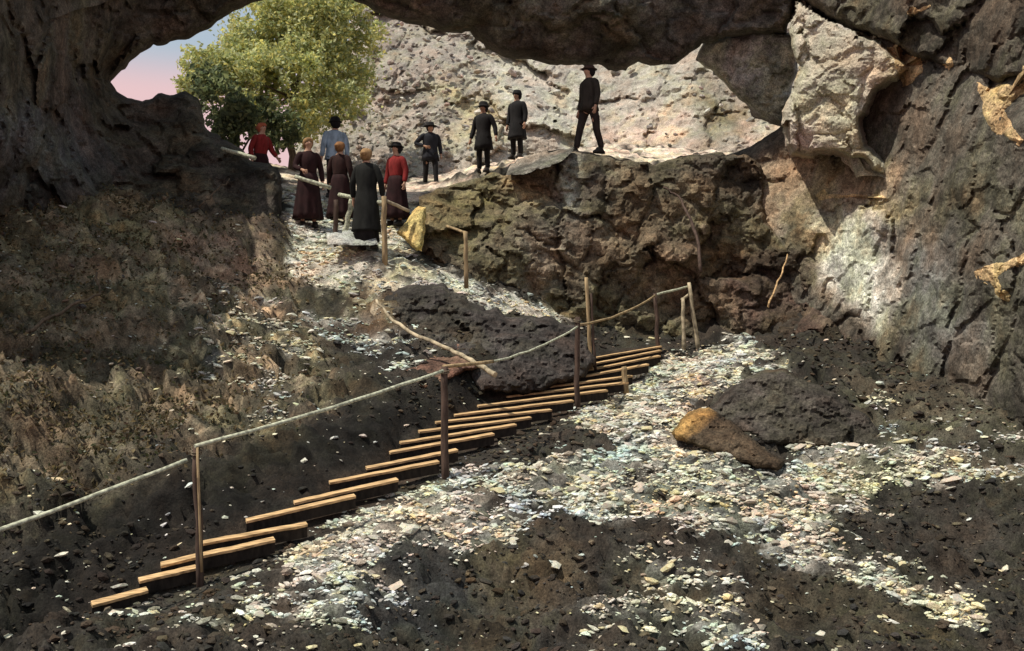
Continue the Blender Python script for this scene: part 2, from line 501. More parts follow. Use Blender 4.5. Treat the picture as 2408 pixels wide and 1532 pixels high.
# ------------------------------------------------------------------ the ground
G = []                                                   # measured points: picture position and distance
for (l, r), (a, b) in zip(TREADS, TREAD3):
    G.append((a.x, a.y, a.z - 0.07)); G.append((b.x, b.y, b.z - 0.07))
for px, py, d in [
    # near edge and the pale debris field
    (-300, 1560, 6.6), (0, 1532, 6.9), (300, 1532, 6.7), (560, 1450, 7.4), (560, 1532, 6.6), (850, 1390, 7.9), (800, 1532, 6.7), (640, 1330, 8.3),
    (760, 1262, 8.9), (900, 1215, 9.4), (1080, 1150, 10.1), (1180, 1060, 11.0), (1330, 1015, 11.8), (1450, 960, 13.0), (1530, 900, 14.4),
    (1650, 850, 15.8), (1780, 805, 17.0), (1640, 930, 13.6), (1560, 1050, 11.4), (1450, 1120, 10.5), (1300, 1180, 9.8), (1150, 1225, 9.3),
    (950, 1275, 8.85), (1150, 1285, 8.75), (1380, 1240, 9.1), (1560, 1240, 9.2), (1700, 1170, 10.0), (1850, 1110, 10.8), (1950, 1060, 11.5),
    (2100, 1072, 11.1), (2280, 1075, 10.9), (2408, 1110, 10.4), (2600, 1120, 10.2), (1750, 1270, 9.15), (1850, 1305, 8.9), (2050, 1350, 8.6), (2200, 1410, 8.2),
    (2320, 1470, 7.8), (2408, 1510, 7.5),
    # hollows below the edges
    (950, 1400, 8.35), (1150, 1410, 8.25), (1000, 1532, 7.6), (1250, 1532, 7.4), (1380, 1330, 8.6), (1500, 1330, 8.6), (1400, 1440, 7.6), (1600, 1440, 7.7), (1700, 1400, 8.1), (1700, 1510, 7.0), (1550, 1532, 6.9),
    (1900, 1370, 8.55), (2050, 1440, 8.2), (2200, 1500, 7.7), (2000, 1532, 7.4), (1850, 1460, 7.9), (2250, 1560, 7.2),
    (2080, 1160, 10.5), (2150, 1250, 9.9), (2250, 1330, 9.3), (2400, 1420, 8.6), (2400, 1200, 9.9), (1980, 1240, 9.7), (2050, 1300, 9.25), (2600, 1300, 9.2),
    # behind the wedge boulders, up to the right wall
    (1850, 860, 14.5), (2000, 960, 13.0), (2100, 1000, 12.3), (2250, 1010, 12.0), (2408, 1020, 11.6), (1900, 800, 16.5), (2100, 900, 14.0), (2300, 930, 12.8), (2600, 1000, 11.5), (2050, 820, 15.8),
    (1800, 780, 17.8), (1600, 790, 17.8), (1400, 795, 17.0),
    # bank to the left of the steps
    (-300, 1250, 8.2), (0, 1480, 7.5), (0, 1230, 8.7), (0, 1120, 9.3), (180, 1380, 8.2), (220, 1130, 9.6), (400, 1060, 10.0), (330, 1280, 8.9), (520, 1180, 9.4), (600, 1000, 10.9), (700, 1100, 10.1),
    (850, 930, 12.0), (900, 1010, 11.1), (1020, 905, 12.7), (1060, 930, 12.4), (1200, 880, 13.4), (1300, 855, 14.2),
    # left slope
    (-300, 900, 10.2), (0, 950, 10.4), (100, 850, 11.3), (100, 700, 12.6), (0, 600, 13.4), (-300, 600, 12.5), (0, 500, 14.6), (200, 470, 16.2), (330, 455, 17.0), (470, 480, 16.8), (300, 600, 14.5),
    (400, 720, 13.2), (400, 880, 11.9), (550, 820, 13.0), (650, 900, 12.6), (560, 620, 15.4), (640, 560, 16.4), (680, 650, 15.7), (750, 760, 14.6), (780, 850, 13.4), (880, 800, 14.3), (1000, 840, 13.7),
    (1100, 790, 14.5), (1250, 800, 14.9),
    # path below the visitors and the ledge they stand on
    (700, 600, 16.5), (870, 590, 16.2), (960, 600, 16.3), (860, 680, 15.5), (960, 645, 15.8), (1100, 700, 15.4), (1300, 752, 15.5), (1000, 720, 15.0), (1200, 760, 15.0),
    (740, 537, 17.6), (800, 530, 19.0), (930, 532, 19.5), (700, 480, 19.0), (615, 474, 20.0), (790, 466, 21.5), (900, 490, 21.0), (970, 475, 22.0),
    (1010, 440, 26.0), (1060, 432, 25.5), (1135, 405, 24.0), (1215, 372, 25.0), (1350, 362, 24), (700, 420, 24), (560, 400, 24), (850, 430, 26),
    (1500, 370, 27), (1700, 372, 26), (1900, 375, 25), (1450, 335, 30), (1200, 380, 30), (900, 420, 30), (600, 380, 30), (300, 330, 30), (0, 330, 30), (2100, 380, 28)]:
    G.append(P(px, py, d))
G += [(-30, 34, 5), (30, 34, 6), (0, 40, 6), (0, 0, -0.3), (-6, 0, -0.2), (6, 0, -0.2), (0, -6, 0.2), (-12, 4, 1.0), (12, 4, 1.0), (-8, -6, 1.5), (8, -6, 1.5),
      (-16, 12, 3), (16, 12, 3), (-22, 25, 5), (22, 22, 5), (0, 4, -0.1), (-3, 4, -0.1), (3, 4, -0.1), (0, 40, 7), (-30, 42, 8), (30, 42, 8)]
G = np.array(G)
_, keep = np.unique(np.round(G[:, :2], 2), axis=0, return_index=True)
G = G[keep]

NU, NV = 520, 460
us = np.linspace(-0.95, 0.95, NU)
knots = np.interp(np.linspace(0, 1, NV), [0, 0.06, 0.12, 0.62, 0.88, 1], [-6, 2.5, 5.6, 12.5, 20, 42])
def fan(u, y): return u * (np.maximum(y, -2) + 4.5)
UU, YY = np.meshgrid(us, knots)
gco = np.stack([fan(UU, YY).ravel(), YY.ravel(), np.zeros(NU * NV)], 1)
gz = rbf(G[:, :2], G[:, 2], gco[:, :2])
gco[:, 2] = gz
gpx = PX(gco)

def wob(px, co, s):
    return px + np.stack([fbm(co, 1.2, 4, 0.6, off=1.0), fbm(co, 1.2, 4, 0.6, off=50.0)], 1) * s

DEBRIS = [
    ([(1480, 880), (1570, 832), (1770, 800), (1825, 868), (1700, 925), (1610, 990), (1700, 1075), (1850, 1100), (1890, 1050), (2100, 1058), (2290, 1064), (2360, 1100), (2270, 1135), (2180, 1125), (2080, 1150),
      (1960, 1150), (1930, 1200), (2090, 1205), (1960, 1235), (1960, 1270), (2060, 1310), (2200, 1375), (2330, 1475), (2250, 1468), (2100, 1385), (1850, 1312), (1790, 1262), (1650, 1285), (1500, 1215), (1400, 1245),
      (1320, 1190), (1210, 1240), (1200, 1290), (1050, 1285), (900, 1290), (880, 1350), (700, 1350), (640, 1290), (720, 1245), (860, 1185), (1010, 1125), (1120, 1090), (1250, 1090), (1400, 1070), (1420, 1010), (1330, 985), (1440, 930)], 1.0, 26),
    ([(560, 1330), (640, 1280), (900, 1265), (930, 1390), (780, 1450), (600, 1400)], 0.62, 60),
    ([(1850, 1290), (1930, 1300), (2060, 1330), (2200, 1392), (2345, 1480), (2300, 1490), (2150, 1420), (1980, 1355), (1850, 1325)], 1.0, 12),
    ([(1880, 1065), (2060, 1050), (2200, 1052), (2330, 1075), (2408, 1100), (2408, 1140), (2280, 1118), (2200, 1150), (2090, 1130), (2020, 1190), (2090, 1210), (1960, 1230), (1880, 1180)], 1.0, 22),
    ([(1470, 1290), (1600, 1320), (1760, 1330), (1700, 1400), (1790, 1480), (1760, 1545), (1640, 1545), (1620, 1450), (1370, 1450), (1360, 1420), (1560, 1390)], 0.75, 40),
    ([(655, 390), (760, 385), (1000, 430), (975, 480), (960, 580), (1010, 640), (1130, 690), (1320, 750), (1290, 762), (1180, 735), (1000, 660), (930, 690), (840, 700), (690, 660), (690, 560)], 0.95, 14),
    ([(950, 610), (1060, 640), (1150, 680), (1330, 738), (1385, 778), (1290, 772), (1180, 746), (1040, 674), (940, 690)], 1.0, 8),  # pale path strip, widened to carry its sunlit edge
    ([(740, 730), (870, 715), (960, 790), (1060, 850), (900, 880), (800, 820), (640, 790)], 0.5, 50),
    ([(480, 690), (620, 700), (740, 800), (740, 930), (640, 960), (560, 880), (400, 780)], 0.42, 60),  # sunlit streaks of the left slope put in as pale flecks
    ([(2040, 930), (2120, 985), (2200, 1010), (2408, 1010), (2408, 1060), (2150, 1050), (2060, 1000)], 0.35, 40),
    ([(2230, 1080), (2420, 1090), (2420, 1150), (2300, 1130)], 0.5, 30),
    ([(180, 1440), (420, 1400), (640, 1400), (720, 1532), (300, 1560), (180, 1500)], 0.16, 60),
    ([(970, 420), (1200, 350), (1700, 330), (1950, 380), (1500, 420), (1190, 420)], 0.9, 14)]
gw = wob(gpx, gco, 22)
mask = np.zeros(len(gco))
for poly, s, w in DEBRIS:
    mask = np.maximum(mask, soft(gw, poly, w) * s)
mask[(gco[:, 1] > 23)] = np.maximum(mask[gco[:, 1] > 23], 0.55)
stair = np.zeros(len(gco))
corr = [TREADS[0][0]] + [t[0] for t in TREADS] + [t[1] for t in TREADS[::-1]]
stair = soft(gpx, corr, 20)
mask *= 1 - stair
brk = fbm(gco * (0.8, 3.2, 1.5), 1.5, 5, 0.65, off=8) + 0.5 * fbm(gco, 0.7, 3, off=88)
fine_b = fbm(gco * (0.7, 2.8, 1.5), 5.0, 3, 0.6, off=18)
mask = np.where(mask > 0.03, np.clip(mask * (1 + 0.75 * brk + 0.75 * fine_b) + (mask < 0.95) * brk * 0.45 - 0.03, 0, 1), mask)
corr2 = [(t[0][0] - 25, t[0][1]) for t in TREADS] + [(t[1][0] + 70, t[1][1] + 25) for t in TREADS[::-1]]
stair2 = soft(gpx, corr2, 40)
stair_w = np.maximum(soft(gpx, corr, 70), soft(gpx, corr2, 90))
calm = 1 - 0.95 * np.clip(stair_w * 1.5, 0, 1)
rough = 0.06 + 0.30 * (1 - np.clip(mask * 1.5, 0, 1))
left_slope = soft(gpx, [(-400, 420), (330, 450), (640, 560), (700, 680), (760, 930), (600, 1000), (0, 1230), (-400, 1300)], 60)
gw3 = gco + np.stack([fbm(gco, 2.5, 2, off=21), fbm(gco, 2.5, 2, off=22), fbm(gco, 2.5, 2, off=23)], 1) * 0.12
sk = gw3 @ np.array([[0.8, -0.6, 0], [0.6, 0.8, 0], [0, 0, 1]]).T * (0.6, 1.5, 1.5)     # beds of rock run obliquely
gn = (fbm(gco, 0.9, 3, 0.5, off=2) * 0.4 + facet(sk, 1.3, 1, 0.3) * 0.55 + facet(sk, 3.6, 2, 0.3) * 0.26) * rough * (1 + 0.25 * left_slope) * calm
gn += facet(sk, 8.5, 4, 0.2) * 0.06 * (1 - 0.7 * np.clip(mask, 0, 1)) * calm
gn += fbm(gco, 5.0, 4, 0.6, off=5) * 0.05 * calm + fbm(gco * (1, 2.6, 1.5), 1.5, 4, 0.6, off=8) * 0.10 * calm * np.clip(mask * 2, 0, 1)
sq = gco[:, 2] + gz + 0.50 * gco[:, 0] + 0.22 * fbm(gco, 0.6, 3, off=31) + 0.10 * fbm(gco, 2.0, 3, off=33)
saw = sq * 2.3 - np.floor(sq * 2.3)
saw2 = sq * 6.1 - np.floor(sq * 6.1)
strata = left_slope * calm * np.clip(0.6 + 1.6 * fbm(gco, 0.5, 2, off=35), 0.1, 1.3)
gn += strata * ((saw - 0.5) * 0.15 + (saw2 - 0.5) * 0.06)
gn -= np.maximum(stair, stair2) * 0.11
near_path = soft(gpx, [(640, 380), (1010, 420), (1000, 600), (700, 620)], 40)
gco[:, 2] = gz + gn * (1 - 0.75 * near_path)
GZ = gco[:, 2].reshape(NV, NU)
GM = mask.reshape(NV, NU)

def sample(grid, x, y):
    x, y = np.atleast_1d(np.asarray(x, float)), np.atleast_1d(np.asarray(y, float))
    v = np.interp(y, knots, np.arange(NV))
    u = (x / (np.maximum(y, -2) + 4.5) + 0.95) / 1.9 * (NU - 1)
    u, v = np.clip(u, 0, NU - 1.001), np.clip(v, 0, NV - 1.001)
    i, j = u.astype(int), v.astype(int)
    a, b = u - i, v - j
    return grid[j, i] * (1 - a) * (1 - b) + grid[j, i + 1] * a * (1 - b) + grid[j + 1, i] * (1 - a) * b + grid[j + 1, i + 1] * a * b
def ground(x, y): return float(sample(GZ, x, y)[0])

idx = np.arange(NU * NV).reshape(NV, NU)
quads = np.stack([idx[:-1, :-1].ravel(), idx[:-1, 1:].ravel(), idx[1:, 1:].ravel(), idx[1:, :-1].ravel()], 1)
gm = np_mesh('ground', gco, quads, True)
soil = paint(gpx, (0.036, 0.031, 0.025), [
    ([(2000, 900), (2420, 900), (2420, 1080), (2100, 1060)], (0.085, 0.075, 0.052), 60),
    ([(900, 690), (1000, 660), (1300, 760), (1400, 880), (1000, 900)], (0.05, 0.042, 0.034), 40),
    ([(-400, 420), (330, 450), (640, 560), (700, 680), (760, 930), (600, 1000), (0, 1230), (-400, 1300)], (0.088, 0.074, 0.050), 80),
    ([(160, 480), (330, 450), (420, 520), (300, 640), (150, 600)], (0.27, 0.22, 0.13), 60),  # light tan crest, painted paler here and below to offset its cast shadow
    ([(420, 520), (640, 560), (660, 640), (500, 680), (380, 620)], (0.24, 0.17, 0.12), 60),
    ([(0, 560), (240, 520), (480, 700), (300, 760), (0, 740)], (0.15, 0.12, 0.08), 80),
    ([(820, 700), (900, 700), (960, 780), (860, 770)], (0.14, 0.09, 0.05), 30),
    ([(840, 1240), (1100, 1290), (1350, 1300), (1350, 1420), (1100, 1440), (900, 1500), (820, 1400)], (0.034, 0.033, 0.031), 60),  # hollow under the debris edge, its shade put into the soil colour
    ([(1120, 1280), (1330, 1270), (1350, 1390), (1180, 1400)], (0.085, 0.064, 0.038), 60),
    ([(1800, 1310), (2200, 1440), (2300, 1532), (1900, 1532), (1780, 1420)], (0.055, 0.046, 0.030), 60)], 3.0, gco)
pale = paint(gpx, (0.50, 0.47, 0.41), [
    ([(1400, 1000), (1700, 1060), (1900, 1250), (1500, 1150)], (0.47, 0.50, 0.45), 80),
    ([(640, 690), (1010, 640), (940, 720), (800, 720)], (0.56, 0.46, 0.28), 50),
    ([(1500, 840), (1780, 810), (1700, 920), (1560, 960)], (0.52, 0.48, 0.44), 50),
    ([(900, 1100), (1300, 1050), (1250, 1150), (1000, 1200)], (0.50, 0.45, 0.36), 60),
    ([(1880, 1080), (2100, 1080), (2050, 1160), (1900, 1200)], (0.54, 0.50, 0.30), 50),
    ([(2230, 1060), (2420, 1060), (2420, 1160), (2250, 1150)], (0.54, 0.42, 0.26), 40)], 4.0, gco)
farm = np.clip((gco[:, 1:2] - 21) / 2, 0, 1)
pale = pale * (1 - farm) + np.array([0.66, 0.53, 0.43]) * farm
stq = fbm(sk * (0.7, 2.0, 1.5), 2.2, 4, 0.6, off=44)
sun_streak = np.clip((stq - 0.10) * 2.0 + np.clip((saw - 0.72) * 5, 0, 1) * np.clip(0.4 + 1.8 * stq, 0, 1) + np.clip((saw2 - 0.7) * 4, 0, 1) * np.clip(1.6 * stq, 0, 0.8), 0, 1) * np.clip(left_slope * (0.25 + soft(gpx, [(380, 660), (560, 640), (780, 720), (800, 960), (600, 980), (420, 880)], 160) * 1.0), 0, 1)
soil = soil * (1 - sun_streak[:, None]) + np.array([0.42, 0.33, 0.22]) * sun_streak[:, None]  # streaks of sunlight painted along the beds of the left slope
bank_shade = soft(gpx, [(0, 1250), (500, 1060), (1040, 900), (1380, 800), (1400, 850), (1060, 985), (790, 1130), (480, 1280), (230, 1420), (0, 1532)], 50)[:, None]
soil = soil * (1 - 0.68 * bank_shade)  # shade of the bank painted into the soil
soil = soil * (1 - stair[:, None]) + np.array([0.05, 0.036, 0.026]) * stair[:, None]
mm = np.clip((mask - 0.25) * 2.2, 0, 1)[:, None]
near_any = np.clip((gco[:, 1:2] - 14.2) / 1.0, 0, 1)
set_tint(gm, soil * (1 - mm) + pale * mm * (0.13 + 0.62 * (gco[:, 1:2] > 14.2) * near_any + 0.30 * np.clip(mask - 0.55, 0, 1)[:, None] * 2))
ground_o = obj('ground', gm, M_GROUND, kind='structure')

# ------------------------------------------------------------------ stones: the largest one by one, the rest as one mass of gravel
def ico():
    t = (1 + 5 ** 0.5) / 2
    v = np.array([(-1, t, 0), (1, t, 0), (-1, -t, 0), (1, -t, 0), (0, -1, t), (0, 1, t), (0, -1, -t), (0, 1, -t), (t, 0, -1), (t, 0, 1), (-t, 0, -1), (-t, 0, 1)], float)
    f = np.array([(0, 11, 5), (0, 5, 1), (0, 1, 7), (0, 7, 10), (0, 10, 11), (1, 5, 9), (5, 11, 4), (11, 10, 2), (10, 7, 6), (7, 1, 8), (3, 9, 4), (3, 4, 2), (3, 2, 6), (3, 6, 8), (3, 8, 9), (4, 9, 5), (2, 4, 11), (6, 2, 10), (8, 6, 7), (9, 8, 1)])
    return v / np.linalg.norm(v[0]), f
IV, IF = ico()
PALETTE = np.array([(0.56, 0.54, 0.46), (0.50, 0.47, 0.40), (0.60, 0.57, 0.48), (0.52, 0.56, 0.48), (0.55, 0.47, 0.39), (0.56, 0.50, 0.32), (0.42, 0.40, 0.35), (0.28, 0.25, 0.21), (0.58, 0.59, 0.54)])

def scatter(n, ylo, yhi, accept, seed):
    r = np.random.default_rng(seed)
    d = r.uniform(ylo, yhi, n)
    u = r.uniform(-0.58, 0.58, n)
    x = u * d
    ok = r.uniform(0, 1, n) < accept(x, d, r)
    return x[ok], d[ok], r

def stones_mesh(name, x, y, z, size, r, cols, flat=0.55, smooth=False, long=1.25, turn=3.14):
    n = len(x)
    sc = size[:, None] * r.uniform(0.6, 1.0, (n, 3)) * np.array([long, 1.0, flat])
    jit = 1 + r.normal(0, 0.16, (n, 12, 1))
    v = IV[None] * jit * sc[:, None]
    a = r.uniform(-turn, turn, n)
    ca, sa = np.cos(a), np.sin(a)
    vx = v[:, :, 0] * ca[:, None] - v[:, :, 1] * sa[:, None]
    vy = v[:, :, 0] * sa[:, None] + v[:, :, 1] * ca[:, None]
    tl = r.normal(0, 0.25, n)[:, None]
    vz = v[:, :, 2] + vx * tl
    V = np.stack([vx + x[:, None], vy + y[:, None], vz + (z + size * flat * 0.35)[:, None]], 2).reshape(-1, 3)
    T = (IF[None] + (np.arange(n) * 12)[:, None, None]).reshape(-1, 3)
    me = np_mesh(name, V, T, smooth)
    set_tint(me, np.repeat(cols, 12, 0))
    return me

x, y, r = scatter(1150000, 6.3, 22, lambda x, y, r: np.clip((sample(GM, x, y) - 0.14) * 1.5, 0.012, 1) * (0.35 + 0.65 * np.clip(y / 14, 0, 1)) * 0.62 * np.clip(0.62 + 1.5 * fbm(np.stack([x * 1.3, y * 3.4, y * 0], 1), 1.9, 4, 0.65, off=201), 0.03, 1) * np.where((y > 14.6) & (x < 2), 0.35, 1), 11)
st = soft(PX(np.stack([x, y, sample(GZ, x, y)], 1)), corr, 16)
k = st < 0.3
x, y = x[k], y[k]
z = sample(GZ, x, y)
sz = 0.008 + 0.0115 * r.gamma(0.9, 0.85, len(x)).clip(0, 4.2)
sz *= (0.7 + 0.03 * y)
pal = PALETTE[r.integers(0, len(PALETTE), len(x))] * np.clip(r.normal(1.0, 0.26, (len(x), 1)), 0.2, 1.3)
sp = np.stack([x, y, z], 1)
h1, h2 = fbm(sp, 0.8, 3, off=101)[:, None], fbm(sp, 1.1, 3, off=131)[:, None]
pal = np.clip(pal * (1 + h1 * np.array([0.17, 0.03, -0.20])) * (1 + h2 * np.array([0.05, -0.05, 0.0])), 0.02, 0.85)
obj('gravel', stones_mesh('gravel', x, y, z, sz, r, pal, 0.6, False, 1.55, 0.9), M_STONE, ground_o, kind='stuff')

# dark broken rubble on the earth between
x, y, r = scatter(120000, 6.3, 17.5, lambda x, y, r: np.clip(0.9 - sample(GM, x, y) * 2.5, 0, 1) * 0.40 * (0.3 + 0.7 * np.clip(y / 13, 0, 1)) * np.where((x < -0.12 * y) & (y > 9.2), 0.12, 1), 13)
st = soft(PX(np.stack([x, y, sample(GZ, x, y)], 1)), corr, 30)
x, y = x[st < 0.2], y[st < 0.2]
sz = (0.009 + 0.016 * r.gamma(0.9, 0.8, len(x)).clip(0, 3.5)) * (0.7 + 0.03 * y)
DPAL = np.array([(0.06, 0.05, 0.04), (0.09, 0.07, 0.05), (0.05, 0.046, 0.042), (0.11, 0.08, 0.055), (0.08, 0.06, 0.05), (0.2, 0.16, 0.11), (0.07, 0.065, 0.06)])
pal = DPAL[r.integers(0, len(DPAL), len(x))] * r.uniform(0.7, 1.15, (len(x), 1))
rpx = PX(np.stack([x, y, sample(GZ, x, y)], 1))
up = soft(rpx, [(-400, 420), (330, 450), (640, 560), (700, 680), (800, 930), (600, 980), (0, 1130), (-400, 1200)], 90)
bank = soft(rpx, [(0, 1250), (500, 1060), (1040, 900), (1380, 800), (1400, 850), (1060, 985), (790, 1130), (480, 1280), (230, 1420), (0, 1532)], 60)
pal *= (0.55 + 0.75 * up - 0.25 * bank)[:, None]  # left slope lifted against its shadow, bank dimmed to paint its shade
obj('rubble', stones_mesh('rubble', x, y, sample(GZ, x, y), sz, r, pal, 0.6), M_STONE, ground_o, kind='stuff')

x, y, r = scatter(5000, 6.6, 15, lambda x, y, r: np.clip(sample(GM, x, y), 0.03, 1), 12)
st = soft(PX(np.stack([x, y, sample(GZ, x, y)], 1)), corr, 16)
x, y = x[st < 0.3][:280], y[st < 0.3][:280]
base_m = []
for i in range(8):
    sd = np.random.default_rng(100 + i)
    me = stones_mesh('stone', np.zeros(1), np.zeros(1), np.zeros(1), np.array([1.0]), sd, PALETTE[[i]] * 0.95, 0.6)
    me.materials.append(M_STONE)
    base_m.append(me)
for i in range(len(x)):
    o = obj('stone', base_m[i % 8], None, ground_o)
    s = r.uniform(0.035, 0.075) * (0.8 + y[i] * 0.025) * (1.5 if i % 23 == 0 else 1)
    o.scale = (s * r.uniform(0.8, 1.4), s, s * r.uniform(0.7, 1.1))
    o.rotation_euler = (r.normal(0, 0.15), r.normal(0, 0.15), r.uniform(0, 6.28))
    o.location = (x[i], y[i], ground(x[i], y[i]) - 0.01)

# ------------------------------------------------------------------ the cave's own rock and the cliff outside
LIP = [(262, 190), (285, 165), (330, 125), (360, 103), (400, 97), (445, 91), (480, 72), (520, 46), (550, 25), (600, 5), (680, -25), (800, -20), (835, 3), (880, 28), (940, 48), (985, 60), (1040, 78), (1085, 80), (1105, 74),
       (1140, 112), (1180, 132), (1250, 140), (1310, 155), (1370, 150), (1440, 163), (1472, 168), (1500, 145), (1530, 155), (1590, 150), (1650, 102), (1700, 92), (1780, 86), (1850, 80)]
roof_poly = [(-450, -170), (200, -230), (600, -270), (1000, -260), (1500, -190), (2850, -190), (2850, 230), (2408, 184), (2350, 200), (2290, 180), (2210, 152), (2140, 136), (2095, 102), (2040, 76), (1985, 66), (1900, 20), (1872, 2)] + LIP[::-1] + [(235, 232), (120, 280), (-450, 330)]
roof = relief('cave_roof', roof_poly, [(-450, 0, 10.5), (0, -100, 12), (0, 100, 12.6), (0, 260, 13), (130, 150, 15.5), (200, 200, 17.2), (262, 190, 19.3), (400, 50, 19.2), (350, -150, 18.4), (700, -60, 19.6), (1000, 0, 19.2), (1000, -150, 18.0),
    (1450, 160, 20.2), (1450, 0, 18.6), (1450, -150, 19.0), (1800, 60, 19.2), (1850, -100, 18.6), (2000, 60, 17.2), (2100, -100, 16.4), (2200, 140, 14.8), (2408, 0, 12.8), (2408, 190, 12.4), (2850, 0, 10.5)],
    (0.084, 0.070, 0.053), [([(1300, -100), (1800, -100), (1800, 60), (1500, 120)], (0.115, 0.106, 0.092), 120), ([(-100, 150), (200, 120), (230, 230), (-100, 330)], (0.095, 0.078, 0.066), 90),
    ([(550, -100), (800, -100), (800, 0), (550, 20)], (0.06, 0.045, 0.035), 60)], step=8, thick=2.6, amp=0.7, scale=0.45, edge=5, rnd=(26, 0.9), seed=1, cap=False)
roof['kind'] = 'structure'

wall_l = relief('cave_wall', [(-450, 60), (150, 120), (240, 180), (262, 196), (275, 215), (300, 231), (335, 239), (390, 222), (435, 213), (465, 230), (480, 290), (520, 330), (556, 346), (590, 378), (635, 384), (655, 405), (664, 450), (662, 500), (672, 560), (660, 620), (300, 720), (-450, 760)],
    [(-450, 400, 11), (0, 150, 13.2), (0, 300, 13.0), (0, 500, 14.2), (150, 250, 16), (262, 210, 19), (330, 300, 18.6), (440, 230, 19.2), (300, 480, 17.3), (500, 380, 18.3), (600, 400, 17.8), (660, 480, 17.5), (600, 560, 16.9), (300, 650, 15.5)],
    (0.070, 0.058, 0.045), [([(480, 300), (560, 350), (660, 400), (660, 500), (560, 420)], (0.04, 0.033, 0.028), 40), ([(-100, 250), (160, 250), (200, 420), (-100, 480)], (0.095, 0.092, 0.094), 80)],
    step=8, thick=2.2, amp=0.55, scale=0.6, edge=5, rnd=(30, 0.7), seed=2, cap=False)
wall_l['kind'] = 'structure'

wall_r = relief('cave_side_wall', [(1690, 372), (1790, 330), (1900, 260), (2030, 60), (2200, 20), (2850, 40), (3600, -100), (3600, 1500), (2850, 1300), (2408, 1120), (2250, 1060), (2100, 960), (1950, 900), (1790, 860), (1690, 700)],
    [(1700, 450, 20), (1800, 600, 19.0), (1850, 380, 19.6), (2030, 250, 17.6), (2000, 450, 17.2), (2100, 600, 15.8), (1950, 820, 17.4), (2150, 850, 14.2), (2200, 300, 14.8), (2300, 500, 13.2), (2408, 300, 12.3), (2408, 700, 11.9), (2408, 950, 11.7), (2850, 600, 9.6), (3600, 600, 7.5)],
    (0.100, 0.086, 0.068), [
    ([(1780, 380), (1960, 370), (2120, 420), (2210, 470), (2180, 560), (2130, 700), (2100, 780), (1960, 690), (1800, 500)], (0.30, 0.225, 0.15), 50),
    ([(1900, 520), (2000, 510), (2110, 530), (2095, 620), (2110, 720), (2050, 760), (1985, 690), (1940, 620)], (0.52, 0.49, 0.43), 40),  # pale rock, with the light on this patch painted in
    ([(2110, 560), (2220, 560), (2300, 800), (2200, 820), (2130, 760)], (0.16, 0.15, 0.135), 50),
    ([(2050, 200), (2300, 200), (2400, 420), (2300, 560), (2100, 400)], (0.108, 0.092, 0.072), 60),
    ([(1960, 800), (2040, 800), (2045, 900), (1970, 900)], (0.14, 0.085, 0.06), 16)],
    step=7, thick=2.5, amp=0.42, scale=0.5, edge=5, rnd=(40, 0.6), seed=3, cap=False)
wall_r['kind'] = 'structure'

cliff = relief('cliff', [(880, -160), (1200, -200), (2050, -200), (2080, 460), (1500, 480), (1000, 520), (760, 520), (690, 440), (700, 300), (800, 150)],
    [(800, 300, 33), (850, 0, 37), (760, 480, 29), (1000, 450, 29), (1000, 200, 33), (1050, 0, 37), (1400, 400, 30), (1250, 250, 32), (1400, 150, 35), (1500, 300, 31), (1700, 380, 28), (1700, 200, 31), (1900, 200, 30), (1900, 400, 28), (1500, -100, 38)],
    (0.35, 0.315, 0.268), [
    ([(860, 40), (1100, 60), (1150, 200), (1050, 460), (780, 480), (800, 300)], (0.29, 0.255, 0.22), 60),
    ([(1130, 180), (1350, 160), (1350, 380), (1100, 380)], (0.43, 0.395, 0.34), 60),
    ([(1420, 290), (1600, 280), (1620, 340), (1440, 370)], (0.54, 0.40, 0.32), 30),
    ([(1050, 200), (1170, 230), (1180, 320), (1080, 330)], (0.36, 0.31, 0.19), 40),
    ([(1650, 170), (1780, 260), (1780, 340), (1650, 330)], (0.17, 0.14, 0.085), 40),
    ([(1760, 300), (1920, 310), (1920, 380), (1760, 380)], (0.46, 0.34, 0.27), 20)],
    step=6, thick=3.0, amp=0.75, scale=0.45, edge=4, rnd=(20, 0.4), mat=M_PALE, seed=4, fine=0.12, skew=[[0.85, 0, 0.5], [0, 0.8, 0], [-0.22, 0, 0.38]], cap=False)
cliff['kind'] = 'structure'

def rock(name, label, cat, *a, group=None, **kw):
    return tag(relief(name, *a, **kw), label, cat, group)

rock('rock_pillar', 'tall pale rock pillar between the grey slab and the dark right cave wall', 'rock',
     [(1862, 5), (1890, 0), (1920, 28), (1985, 68), (2040, 78), (2095, 106), (2148, 158), (2140, 185), (2085, 205), (2060, 232), (2035, 290), (2045, 330), (2080, 372), (2100, 425), (2068, 418), (2030, 390), (1960, 368), (1905, 376), (1860, 370), (1842, 330), (1838, 262), (1866, 215), (1874, 160), (1862, 110), (1856, 50)],
     [(1870, 20, 17.6), (1850, 350, 17.4), (1850, 250, 17.3), (1950, 200, 16.6), (2100, 150, 16.0), (2095, 420, 16.3), (2060, 300, 16.3), (1960, 370, 16.8), (1960, 300, 16.7)], (0.42, 0.375, 0.295),
     [([(1850, 300), (1950, 290), (1960, 375), (1850, 375)], (0.46, 0.36, 0.30), 30), ([(1880, 100), (1990, 120), (1960, 230), (1890, 240)], (0.34, 0.30, 0.225), 40), ([(2060, 120), (2150, 140), (2080, 210), (2030, 180)], (0.46, 0.35, 0.245), 30)],
     step=5, thick=0.8, amp=0.40, scale=0.8, edge=5, rnd=(22, 0.3), mat=M_PALE, seed=5, fine=0.045, root=('cave_side_wall', 'cave_roof'))
